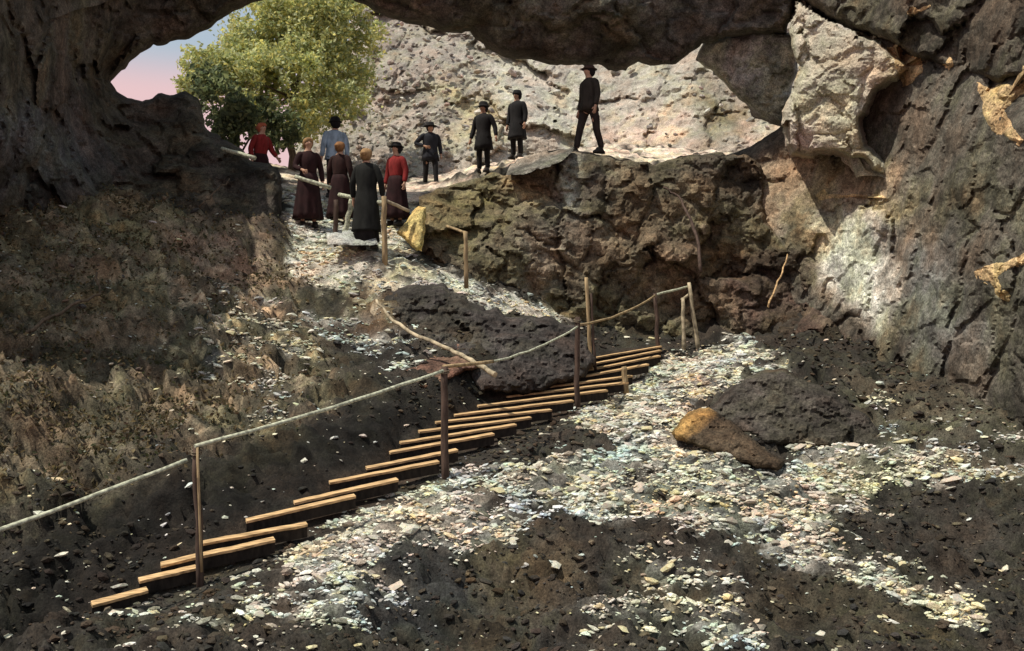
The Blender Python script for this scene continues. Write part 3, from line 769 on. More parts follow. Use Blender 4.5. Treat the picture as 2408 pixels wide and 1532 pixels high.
rock('rock_slab', 'smooth grey triangular slab hanging beside the pale rock pillar', 'rock',
     [(1636, 142), (1655, 98), (1700, 84), (1800, 70), (1880, 80), (1876, 160), (1860, 230), (1845, 300), (1810, 292), (1770, 262), (1720, 215), (1680, 170)],
     [(1650, 130, 20.8), (1860, 100, 19.4), (1840, 290, 20.2), (1750, 180, 20.2)], (0.30, 0.285, 0.26),
     [([(1630, 130), (1650, 125), (1730, 205), (1815, 285), (1800, 300), (1720, 235), (1640, 160)], (0.42, 0.39, 0.33), 14)],  # lit edge of the slab painted as a paler strip
     step=6, thick=1.2, amp=0.22, scale=0.9, edge=3, rnd=(26, 0.5), seed=6)
rock('rock_outcrop', 'broad brown rock outcrop with flat ledge where the tall man stands', 'rock',
     [(985, 462), (1040, 441), (1110, 421), (1165, 406), (1192, 412), (1215, 382), (1260, 366), (1320, 351), (1345, 354), (1400, 363), (1470, 372), (1540, 388), (1570, 376), (1640, 362), (1700, 358), (1760, 366), (1790, 396), (1794, 450), (1802, 520), (1850, 572), (1900, 622), (1960, 692), (1995, 760), (2010, 850), (1900, 900), (1700, 860), (1560, 830), (1400, 830), (1330, 775), (1200, 722), (1100, 668), (1000, 610), (985, 592), (990, 520)],
     [(985, 500, 17.2), (990, 590, 16.6), (1100, 430, 18.2), (1180, 420, 18.3), (1390, 365, 18.7), (1700, 370, 18.9), (1110, 640, 16.4), (1250, 560, 17.3), (1390, 600, 17.8), (1390, 800, 17.3), (1700, 600, 18.3), (1700, 820, 18.0), (1800, 480, 19.0), (1950, 760, 17.2), (1560, 450, 18.2)],
     (0.122, 0.099, 0.064), [
     ([(990, 450), (1190, 420), (1230, 480), (1100, 560), (990, 560)], (0.16, 0.125, 0.062), 40),
     ([(1190, 410), (1230, 430), (1310, 460), (1260, 480), (1220, 450)], (0.36, 0.27, 0.14), 16),
     ([(1322, 360), (1362, 362), (1356, 430), (1350, 520), (1318, 500)], (0.40, 0.36, 0.31), 14),
     ([(1230, 480), (1340, 470), (1420, 560), (1380, 640), (1250, 620)], (0.17, 0.14, 0.105), 60),
     ([(1530, 560), (1660, 560), (1660, 680), (1530, 660)], (0.19, 0.13, 0.085), 60),
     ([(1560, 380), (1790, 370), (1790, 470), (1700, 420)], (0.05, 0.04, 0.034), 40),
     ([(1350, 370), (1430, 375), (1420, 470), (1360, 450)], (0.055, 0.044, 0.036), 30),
     ([(1660, 560), (1800, 530), (1960, 700), (2000, 840), (1700, 840)], (0.075, 0.05, 0.038), 60)],
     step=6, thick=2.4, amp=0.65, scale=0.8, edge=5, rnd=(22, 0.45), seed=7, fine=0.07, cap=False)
rock('pointed_stone', 'yellow pointed stone jutting from the path end of the brown outcrop', 'stone',
     [(932, 545), (950, 525), (968, 498), (985, 484), (1002, 488), (1000, 540), (992, 592), (978, 590), (962, 572)],
     [(935, 545, 16.2), (1000, 490, 16.4), (990, 590, 15.9)], (0.52, 0.40, 0.16), step=5, thick=0.5, amp=0.05, edge=3, rnd=(16, 0.2), seed=8, fine=0.02)
rock('ledge_stone', 'flat grey overhanging stone below the man in the long coat', 'stone',
     [(1190, 412), (1200, 388), (1250, 374), (1310, 350), (1350, 348), (1336, 368), (1290, 392), (1240, 408)],
     [(1195, 410, 18.0), (1345, 352, 18.4), (1260, 390, 18.0)], (0.20, 0.18, 0.15), step=4, thick=0.9, amp=0.08, edge=3, rnd=(12, 0.15), seed=9, fine=0.03)
rock('dark_boulder', 'long dark brown boulder below the pale path strip, behind the handrail', 'boulder',
     [(900, 700), (935, 672), (1000, 668), (1040, 664), (1080, 690), (1140, 718), (1210, 742), (1290, 744), (1330, 762), (1388, 796), (1400, 850), (1370, 890), (1230, 930), (1130, 920), (1060, 850), (1000, 838), (940, 800), (905, 745)],
     [(905, 710, 14.9), (1000, 680, 15.0), (1200, 750, 14.7), (1380, 800, 14.6), (1380, 880, 13.6), (1150, 915, 12.7), (1000, 830, 13.9)], (0.048, 0.040, 0.036),
     step=6, thick=1.2, amp=0.28, scale=1.0, edge=5, rnd=(30, 0.5), seed=10, fine=0.09)
rock('rounded_boulder', 'brown rounded rock ending in an ochre knob above the tallest dark post', 'boulder',
     [(905, 885), (960, 848), (1030, 832), (1080, 838), (1130, 862), (1080, 880), (1040, 905), (960, 925)],
     [(905, 890, 13.0), (1120, 865, 12.9), (1000, 910, 12.5)], (0.16, 0.09, 0.065), step=5, thick=0.8, amp=0.12, edge=4, rnd=(26, 0.4), seed=11, fine=0.03)
rock('wedge_boulder', 'large dark wedge shaped boulder on the pale debris, right of the steps', 'boulder',
     [(1652, 975), (1690, 935), (1730, 905), (1790, 872), (1842, 866), (1885, 890), (1965, 925), (2040, 978), (2085, 1030), (2070, 1066), (1900, 1056), (1800, 1048), (1740, 1015)],
     [(1655, 975, 12.3), (1840, 868, 12.6), (2060, 1040, 11.7), (1850, 1000, 11.9), (1800, 1045, 11.5)], (0.05, 0.041, 0.034),
     step=6, thick=0.7, amp=0.18, scale=0.9, edge=4, rnd=(24, 0.35), seed=12, fine=0.08)
rock('split_boulder', 'smaller split boulder with bright ochre end face, in front of the dark wedge', 'boulder',
     [(1578, 1018), (1600, 985), (1632, 962), (1668, 958), (1705, 980), (1760, 1022), (1802, 1060), (1845, 1082), (1832, 1108), (1780, 1102), (1700, 1072), (1640, 1050), (1590, 1034)],
     [(1580, 1020, 11.3), (1660, 962, 11.6), (1840, 1090, 10.8), (1700, 1060, 10.9)], (0.058, 0.043, 0.028),
     [([(1570, 1020), (1600, 975), (1650, 955), (1664, 975), (1630, 1010), (1590, 1036)], (0.50, 0.29, 0.10), 14)],
     step=5, thick=0.45, amp=0.10, scale=1.3, edge=3, rnd=(20, 0.25), seed=13, fine=0.03)
# ochre crusts standing proud of the dark right wall and roof
ONTO = ('cave_roof', 'cave_side_wall', 'rock_pillar')
CRUST = [('crescent shaped ochre crust on the dark wall, upper right edge', [(2295, 190), (2330, 205), (2355, 195), (2390, 200), (2405, 150), (2420, 160), (2420, 215), (2385, 240), (2365, 262), (2385, 300), (2410, 330), (2400, 345), (2370, 325), (2330, 310), (2310, 270), (2305, 230)], 11.6),
         ('hooked ochre crust on the dark wall at the right edge', [(2288, 640), (2330, 620), (2380, 605), (2420, 590), (2420, 615), (2370, 635), (2345, 650), (2355, 680), (2380, 695), (2375, 710), (2350, 705), (2330, 670), (2300, 658)], 11.7),
         ('thin ochre crust stripe across the tan wall below the pillar', [(1915, 460), (1935, 440), (1950, 455), (2000, 455), (2090, 460), (2085, 468), (2020, 466), (1960, 468), (1925, 475)], 16.6),
         ('tiny triangular ochre crust hanging from the roof edge', [(2215, 150), (2236, 130), (2244, 150), (2234, 166), (2222, 162)], 12.4),
         ('branching ochre crust high on the roof right of the pillar', [(2118, 30), (2150, 12), (2160, 20), (2190, 5), (2192, 16), (2165, 34), (2145, 40)], 13.0),
         ('knobbly ochre crust along the right flank of the pillar', [(2085, 110), (2110, 105), (2125, 128), (2165, 135), (2172, 168), (2150, 200), (2120, 205), (2108, 170)], 15.3)]
for i, (lab, poly, d) in enumerate(CRUST):
    c = np.mean(poly, 0)
    rock('ochre_crust', lab, 'mineral crust', poly, [(c[0] - 20, c[1], d), (c[0] + 20, c[1], d), (c[0], c[1] + 20, d)], (0.50, 0.34, 0.18), step=4, thick=0.4, amp=0.05, scale=2.5, edge=3, rnd=(10, 0.05), seed=20 + i, fine=0.02, onto=ONTO, taper=0.1, group='ochre crusts on the cave rock')

# broken stones lying in the scree of the cliff
cv = np.empty(len(cliff.data.vertices) * 3, np.float32)
cliff.data.vertices.foreach_get('co', cv)
cv = cv.reshape(-1, 3)
cp = PX(cv)
r = np.random.default_rng(90)
wgt = soft(cp, [(860, 30), (1120, 60), (1180, 220), (1130, 420), (1010, 480), (700, 500), (780, 300)], 90) * 0.16 + 0.02
wgt[(cp[:, 1] < -40) | (cv[:, 1] > 40)] = 0
k = r.random(len(cv)) < wgt
x, y, z = (cv[k] + r.normal(0, 0.12, (k.sum(), 3))).T
pal = np.array([(0.40, 0.36, 0.32), (0.50, 0.44, 0.38), (0.33, 0.29, 0.27), (0.55, 0.52, 0.46), (0.24, 0.21, 0.19), (0.46, 0.37, 0.33)])[r.integers(0, 6, len(x))] * r.uniform(0.7, 1.1, (len(x), 1))
obj('scree', stones_mesh('scree', x, y, z, 0.04 + 0.05 * r.gamma(1.2, 0.8, len(x)).clip(0, 3), r, pal, 0.75), M_STONE, cliff, kind='stuff')

# ------------------------------------------------------------------ timber: steps, rails, posts
def tube(name, pts, rad, seg=7, jitter=0.12, seed=0):
    r = np.random.default_rng(seed)
    pts = [Vector(p) for p in pts]
    n = len(pts)
    rad = rad if hasattr(rad, '__len__') else [rad] * n
    V, Fc = [], []
    for i, p in enumerate(pts):
        t = (pts[min(i + 1, n - 1)] - pts[max(i - 1, 0)]).normalized()
        a = t.orthogonal().normalized() if abs(t.z) > 0.95 else t.cross(Vector((0, 0, 1))).normalized()
        b = t.cross(a)
        for k in range(seg):
            an = 2 * math.pi * k / seg
            V.append(p + (a * math.cos(an) + b * math.sin(an)) * rad[i] * (1 + r.normal() * jitter * 0.5))
    for i in range(n - 1):
        for k in range(seg):
            Fc.append((i * seg + k, i * seg + (k + 1) % seg, (i + 1) * seg + (k + 1) % seg, (i + 1) * seg + k))
    Fc.append(tuple(range(seg))[::-1])
    Fc.append(tuple((n - 1) * seg + k for k in range(seg)))
    me = bpy.data.meshes.new(name)
    me.from_pydata(V, [], Fc)
    for p in me.polygons:
        p.use_smooth = len(p.vertices) == 4
    return me

def along(a, b, n, sag=0.0, jit=0.0, seed=0):
    r = np.random.default_rng(seed)
    a, b = Vector(a), Vector(b)
    return [a.lerp(b, i / n) + Vector((r.normal(), r.normal(), r.normal())) * jit * (0 < i < n) - Vector((0, 0, sag * 4 * (i / n) * (1 - i / n))) for i in range(n + 1)]

stairs = thing('timber_stairs', 'long flight of shallow ochre timber steps climbing from lower left to the dark posts', 'stairs', (TREAD3[0][0].x, TREAD3[0][0].y, TREAD3[0][0].z - 0.1))
def rel(o, p): return Vector(p) - o.location
for i, (a, b) in enumerate(TREAD3):
    r = np.random.default_rng(300 + i)
    ax = (b - a).normalized()
    back = Vector((-ax.y, ax.x, 0)).normalized()
    dep, th = 0.115 + 0.02 * r.random(), 0.024
    V, Fc, n = [], [], 8
    for k in range(n + 1):
        c = a.lerp(b, k / n) + Vector((0, 0, r.normal() * 0.0015))
        w = r.normal() * 0.003
        for q, s in ((back * w, 0.0), (back * (dep + w), 0.004), (back * (dep + w), -th), (back * (w + 0.004), -th)):
            V.append(rel(stairs, c + q + Vector((0, 0, s))))
    for k in range(n):
        for q in range(4):
            Fc.append((k * 4 + q, k * 4 + (q + 1) % 4, k * 4 + 4 + (q + 1) % 4, k * 4 + 4 + q))
    Fc += [(3, 2, 1, 0), (n * 4, n * 4 + 1, n * 4 + 2, n * 4 + 3)]
    me = bpy.data.meshes.new('step')
    me.from_pydata(V, [], Fc)
    so = obj('step', me, M_STEP, stairs)
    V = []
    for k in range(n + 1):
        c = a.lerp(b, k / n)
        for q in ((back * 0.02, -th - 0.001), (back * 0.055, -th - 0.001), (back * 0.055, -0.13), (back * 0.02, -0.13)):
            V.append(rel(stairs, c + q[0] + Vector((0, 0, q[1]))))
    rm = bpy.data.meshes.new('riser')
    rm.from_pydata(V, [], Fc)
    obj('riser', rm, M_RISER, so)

def post_mesh(name, base, top, rad, seed, bury=0.25):
    base, top = Vector(base), Vector(top)
    dr = (top - base).normalized()
    return tube(name, [base - dr * bury] + along(base, top, 5, 0, 0.006, seed), [rad * 1.05, rad * 1.05, rad, rad, rad * 0.97, rad * 0.95, rad * 0.92], 8, 0.08, seed)

rail = thing('handrail', 'long wooden handrail on dark posts beside the ochre steps', 'handrail', P(470, 1345, 8.35))
def hung(name, mesh, mat, parent):
    mesh.transform(Matrix.Translation(-parent.location))
    return obj(name, mesh, mat, parent)
POSTS = [((470, 1345), (462, 1050), 8.45, 0.045, M_POST), ((1047, 1098), (1045, 862), 10.35, 0.055, M_POST), ((1358, 936), (1358, 745), 12.9, 0.05, M_POST), ((1549, 836), (1540, 690), 16.3, 0.05, M_POST)]
for i, (b, t, d, rd, m) in enumerate(POSTS):
    o = hung('post', post_mesh('post', P(*b, d), P(*t, d), rd * 0.75, i), m, rail)
    if i == 0:
        hung('edge_strip', tube('edge_strip', along(P(474, 1345, d - 0.05), P(464, 1052, d - 0.05), 4), 0.012), M_POSTL, rail)
hung('rail', tube('rail', along(P(-260, 1335, 7.1), P(440, 1082, 8.35), 10, 0.02, 0.003, 1), 0.020, seed=1), M_RAIL, rail)
hung('rail', tube('rail', along(P(458, 1050, 8.4), P(1042, 872, 10.3), 10, 0.03, 0.003, 2), 0.019, seed=2), M_RAIL, rail)
hung('rail', tube('rail', along(P(1042, 862, 10.35), P(1160, 850, 10.9), 4, 0, 0.005, 3), 0.02, seed=3), M_POSTL, rail)
hung('rope', tube('rope', along(P(1150, 852, 10.9), P(1358, 768, 12.85), 10, 0.06, 0.004, 4), 0.014, seed=4), M_RAIL, rail)
hung('rail', tube('rail', along(P(1358, 765, 12.9), P(1540, 695, 16.25), 8, 0.08, 0.004, 5), 0.018, seed=5), M_POSTL, rail)
hung('rail', tube('rail', along(P(1540, 694, 16.3), P(1624, 672, 17.0), 5, 0.0, 0.004, 6), 0.02, seed=6), M_RAIL, rail)

for (b, t, d, rd, m) in POSTS[:3]:
    c = Vector(P(*t, d))
    for dz in (0.0, -0.022):
        ring = [c + Vector((math.cos(a) * (rd * 0.75 + 0.012), math.sin(a) * (rd * 0.75 + 0.012), -0.04 + dz + 0.012 * math.sin(a))) for a in np.linspace(0, 2 * math.pi, 11)]
        hung('lashing', tube('lashing', ring, 0.007, 5), M_ROPE, rail)

tr = thing('trestle', 'pale two legged pole trestle at the top of the steps', 'trestle', P(1625, 806, 17.0))
for b, t in (((1608, 808), (1606, 700)), ((1640, 808), (1620, 664))):
    hung('leg', post_mesh('leg', P(*b, 16.9), P(*t, 16.9), 0.035, 41), M_BRANCH, tr)
hung('crosspiece', tube('crosspiece', along(P(1602, 706, 16.95), P(1628, 688, 16.95), 3), 0.028), M_BRANCH, tr)
for lab, b, t, d, rd, m in (
    ('slender double pole behind the tallest dark posts near the outcrop foot', (1388, 830), (1378, 652), 14.6, 0.03, M_POSTL),
    ('short stake at the right end of the upper steps', (1470, 895), (1467, 862), 13.6, 0.04, M_POSTL),
    ('ochre post leaning on the brown outcrop below the pointed stone', (1096, 642), (1094, 545), 15.4, 0.035, M_POSTL)):
    p = thing('post', lab, 'post', P(*b, d))
    hung('pole', post_mesh('pole', P(*b, d), P(*t, d), rd, int(b[0])), m, p)
    if b[0] == 1388:
        hung('pole', post_mesh('pole', P(1398, 832, d), P(1390, 690, d), rd * 0.7, 77), M_POST, p)
    if b[0] == 1096:
        hung('rail', tube('rail', along(P(1050, 532, 15.9), P(1098, 548, 15.4), 4, 0, 0.004, 6), 0.024), M_POSTL, p)

ur = thing('path_railing', 'pale wooden railing with posts along the path in front of the visitors', 'railing', P(830, 560, 16.3))
for b, t, d, m in (((790, 562), (790, 470), 16.9, M_POST), ((812, 540), (828, 462), 16.9, M_RAIL), ((905, 592), (903, 462), 15.9, M_POSTL)):
    hung('post', post_mesh('post', P(*b, d), P(*t, d), 0.045, int(b[0])), m, ur)
hung('rail', tube('rail', along(P(522, 350, 17.3), P(600, 372, 17.1), 4, 0, 0.004, 8), 0.04), M_RAIL, ur)
hung('rail', tube('rail', along(P(694, 415, 16.9), P(778, 442, 16.9), 4, 0, 0.004, 9), 0.038), M_RAIL, ur)
hung('rail', tube('rail', along(P(798, 458, 16.9), P(905, 478, 15.95), 4, 0, 0.004, 10), 0.038), M_RAIL, ur)
hung('rail', tube('rail', along(P(903, 470, 15.9), P(962, 496, 16.2), 4, 0, 0.004, 11), 0.03), M_BRANCH, ur)
slab_m = relief('path_step', [(768, 548), (880, 545), (890, 575), (770, 575)], [(770, 560, 16.1), (890, 560, 16.0), (830, 548, 16.2)], (0.36, 0.36, 0.33), step=5, thick=0.6, amp=0.03, edge=2, rnd=(8, 0.05), seed=40, mat=M_PALE)
tag(slab_m, 'grey stone step at the feet of the woman in the long dark coat', 'step')

def branch(lab, pts, rad, m, seed, name='branch'):
    P3 = [Vector(P(*p)) for p in pts]
    dense = []
    for a, b in zip(P3[:-1], P3[1:]):
        dense += along(a, b, 4, 0, 0.015, seed)[:-1]
    dense.append(P3[-1])
    rr = np.linspace(rad[0], rad[1], len(dense))
    me = tube(name, dense, list(rr), 7, 0.2, seed)
    return tag(obj(name, me, m), lab, 'branch')
branch('pale pole standing in for the lit edge of the dark boulder above the handrail', [(885, 705, 14.3), (915, 745, 14.0), (965, 782, 13.6), (1060, 822, 13.0), (1110, 848, 12.5), (1165, 882, 12.0)], (0.02, 0.035), M_BRANCH, 50)  # added pole in place of a bright rock edge
branch('thin grey fallen branch on the brown slope near the left edge', [(60, 782, 11.7), (120, 745, 12.0), (190, 708, 12.4), (235, 692, 12.7), (228, 640, 12.9)], (0.028, 0.012), M_BARK, 51)
branch('dark crooked bare branch growing over the brown outcrop', [(1648, 640, 16.4), (1640, 560, 16.7), (1618, 505, 17.0), (1596, 462, 17.4), (1560, 440, 17.6)], (0.035, 0.015), M_POST, 52)
branch('thin ochre stick leaning at the right end of the outcrop', [(1806, 722, 15.8), (1826, 670, 16.0), (1840, 640, 16.1), (1852, 598, 16.3)], (0.018, 0.011), M_STEP, 53)
branch('brown stick standing in for a lit edge of dark rock above the left slope', [(468, 486, 16.4), (500, 455, 16.6), (540, 420, 17.0)], (0.018, 0.010), M_BARK, 54)  # added stick drawn where the rock edge catches light

# ------------------------------------------------------------------ vegetation
def leaves_mesh(name, c, size, cols, r, up=0.4):
    n = len(c)
    a = r.normal(size=(n, 3)); a /= np.linalg.norm(a, axis=1)[:, None]
    nrm = r.normal(size=(n, 3)) + np.array([0, 0, up]); nrm /= np.linalg.norm(nrm, axis=1)[:, None]
    b = np.cross(nrm, a); b /= np.linalg.norm(b, axis=1)[:, None]
    a = np.cross(b, nrm)
    s = size[:, None]
    V = np.stack([c - a * s, c + b * s * 0.55 + nrm * s * 0.12, c + a * s, c - b * s * 0.55 + nrm * s * 0.12], 1).reshape(-1, 3)
    Q = np.arange(n * 4).reshape(n, 4)
    me = np_mesh(name, V, Q, False)
    set_tint(me, np.repeat(cols, 4, 0))
    return me

def crown_points(blobs, n, r, fill=0.55):
    blobs = np.array(blobs, float)
    w = (blobs[:, 3] ** 2); w /= w.sum()
    k = r.choice(len(blobs), n, p=w)
    v = r.normal(size=(n, 3)); v /= np.linalg.norm(v, axis=1)[:, None]
    rad = blobs[k, 3] * (fill + (1 - fill) * r.random(n) ** 0.5) * (1 + 0.55 * fbm(v * 2 + blobs[k, :3], 1.6, 3)) * (1 + 0.22 * np.abs(r.normal(size=n)))
    c = blobs[k, :3] + v * rad[:, None] * np.array([1, 1, 0.85])
    gap = fbm(c, 0.9, 3, 0.65, off=30)
    return c[gap > -0.08], k[gap > -0.08]

def tree(name, label, cat, trunk, blobs, n, leaf, cols, seed, group=None, trad=(0.14, 0.05)):
    r = np.random.default_rng(seed)
    root = thing(name, label, cat, trunk[0], 0, group)
    rt = Vector(root.location)
    tp = [Vector(p) for p in trunk]
    dense = []
    for a, b in zip(tp[:-1], tp[1:]):
        dense += along(a, b, 4, 0, 0.03, seed)[:-1]
    dense.append(tp[-1])
    hung('trunk', tube('trunk', dense, list(np.linspace(trad[0], trad[1], len(dense))), 8, 0.15, seed), M_BARK, root)
    for q in blobs[::2]:
        s = dense[int(len(dense) * 0.55)]
        mid = s.lerp(Vector(q[:3]), 0.5) + Vector((r.normal(), r.normal(), r.normal())) * 0.15
        hung('limb', tube('limb', along(s, mid, 3) + along(mid, q[:3], 3)[1:], list(np.linspace(trad[1], 0.012, 7)), 6, 0.15, seed), M_BARK, root)
    c, k = crown_points(blobs, n, r)
    base = np.array(cols)[r.integers(0, len(cols), len(c))]
    clump = (1 + 0.35 * fbm(c, 1.6, 3, off=60))[:, None]
    me = leaves_mesh('crown', c, r.uniform(leaf * 0.6, leaf * 1.25, len(c)), np.clip(base * clump * r.uniform(0.75, 1.2, (len(c), 1)), 0.01, 0.9), r)
    hung('crown', me, M_LEAF, root)
    return root

def blob(px, py, d, rp): return (*P(px, py, d), rp * K / F * d)
OLIVE = [(0.44, 0.47, 0.19), (0.54, 0.54, 0.20), (0.32, 0.38, 0.17), (0.66, 0.60, 0.20), (0.56, 0.60, 0.34)]
DARKG = [(0.13, 0.17, 0.085), (0.18, 0.22, 0.095), (0.09, 0.12, 0.065), (0.27, 0.30, 0.13)]
tree('leafy_tree', 'large sunlit olive green tree outside the cave mouth', 'tree', [P(690, 480, 27), P(680, 330, 27), P(690, 200, 27.5), P(700, 60, 28)],
     [blob(590, 125, 27, 62), blob(640, 70, 28, 80), blob(720, 60, 28, 90), blob(800, 70, 28.5, 80), blob(600, 190, 26, 80), blob(700, 170, 27, 90), blob(790, 170, 28, 80), blob(520, 170, 26, 55), blob(660, 240, 26, 60), blob(480, 150, 26, 42), blob(600, 265, 25.5, 45), blob(700, 285, 26, 45), blob(790, 250, 27, 60), blob(455, 200, 25.5, 30), blob(760, -20, 29, 80), blob(640, -10, 29, 70)], 90000, 0.068, OLIVE, 61)
tree('shrub', 'dark green shrub under the sunlit tree by the sky gap', 'shrub', [P(560, 420, 22.5), P(560, 330, 22.5)],
     [blob(520, 245, 22.5, 50), blob(570, 270, 22.3, 55), blob(630, 280, 22.5, 50), blob(550, 310, 22, 45), blob(660, 310, 23, 40), blob(500, 200, 23, 40)], 9000, 0.085, DARKG, 62, trad=(0.07, 0.03))

# ground plants and dead litter clothing the left slope, the bank and the outcrop foot
r = np.random.default_rng(70)
n = 60000
dd = r.uniform(8.0, 17.2, n)
xx = r.uniform(-0.6, 0.0, n) * dd
zz = sample(GZ, xx, dd)
pp = PX(np.stack([xx, dd, zz], 1))
sl = soft(pp, [(-60, 440), (330, 440), (640, 550), (700, 680), (760, 930), (600, 1000), (0, 1230), (-60, 1240)], 60) * (0.55 + 0.9 * fbm(np.stack([xx, dd, zz], 1), 1.1, 3, off=71))
sl *= 1 - 0.75 * soft(pp, [(380, 660), (620, 680), (780, 760), (780, 960), (600, 980), (420, 850)], 80)
k = r.random(n) < sl
c = np.stack([xx, dd, zz + r.uniform(0.0, 0.09, n)], 1)[k]
lc = np.array([(0.075, 0.06, 0.03), (0.13, 0.10, 0.05), (0.06, 0.065, 0.03), (0.10, 0.068, 0.042), (0.22, 0.17, 0.085)])[r.integers(0, 5, len(c))]
obj('undergrowth', leaves_mesh('undergrowth', c, r.uniform(0.015, 0.04, len(c)), lc, r, 1.0), M_LEAF, ground_o, kind='stuff')

# ------------------------------------------------------------------ people
def skin(name, verts, edges, radii, sub=1):
    me = bpy.data.meshes.new(name)
    me.from_pydata([Vector(v) for v in verts], edges, [])
    o = bpy.data.objects.new(name, me)
    COL.objects.link(o)
    md = o.modifiers.new('skin', 'SKIN')
    md.use_smooth_shade = True
    if not me.skin_vertices:
        me.attributes.new('skin', 'FLOAT', 'POINT')
    for i, rd in enumerate(radii):
        s = me.skin_vertices[0].data[i]
        s.radius = rd if hasattr(rd, '__len__') else (rd, rd)
        s.use_root = (i == 0)
    ss = o.modifiers.new('sub', 'SUBSURF')
    ss.levels = ss.render_levels = sub
    dg = bpy.context.evaluated_depsgraph_get()
    out = bpy.data.meshes.new_from_object(o.evaluated_get(dg))
    out.name = name
    bpy.data.objects.remove(o)
    return out

def loft(name, rings, seg=28, folds=0, amp=0.0, cap=True, seed=0):
    V, Fc = [], []
    n = len(rings)
    for i, (cx, cy, z, rx, ry) in enumerate(rings):
        for k in range(seg):
            a = 2 * math.pi * k / seg
            m = 1 + amp * (i / (n - 1)) ** 1.5 * math.sin(folds * a + seed + 0.6 * math.sin(3 * a))
            V.append((cx + rx * m * math.cos(a), cy + ry * m * math.sin(a), z))
    for i in range(n - 1):
        for k in range(seg):
            Fc.append((i * seg + k, (i + 1) * seg + k, (i + 1) * seg + (k + 1) % seg, i * seg + (k + 1) % seg))
    if cap:
        Fc.append(tuple(range(seg)))
        Fc.append(tuple((n - 1) * seg + k for k in range(seg))[::-1])
    me = bpy.data.meshes.new(name)
    me.from_pydata(V, [], Fc)
    for p in me.polygons:
        p.use_smooth = len(p.vertices) == 4
    return me

def join(name, meshes):
    V, Fc, sm = [], [], []
    for m in meshes:
        b = len(V)
        V += [v.co.copy() for v in m.vertices]
        Fc += [tuple(b + i for i in p.vertices) for p in m.polygons]
        sm += [p.use_smooth for p in m.polygons]
    me = bpy.data.meshes.new(name)
    me.from_pydata(V, [], Fc)
    me.polygons.foreach_set('use_smooth', sm)
    return me

_cloth = {}
def cloth(c):
    if c not in _cloth:
        _cloth[c] = plain_material('cloth', c, 0.9, 0.3, 14, (1, 1, 0.5), 0.25)
    return _cloth[c]
M_SKIN = plain_material('skin', (0.44, 0.26, 0.17), 0.6, 0.12, 20)
M_EYE = plain_material('eye', (0.02, 0.018, 0.015), 0.3, 0.1)
M_SHOE = plain_material('shoe_leather', (0.025, 0.02, 0.016), 0.5, 0.2)

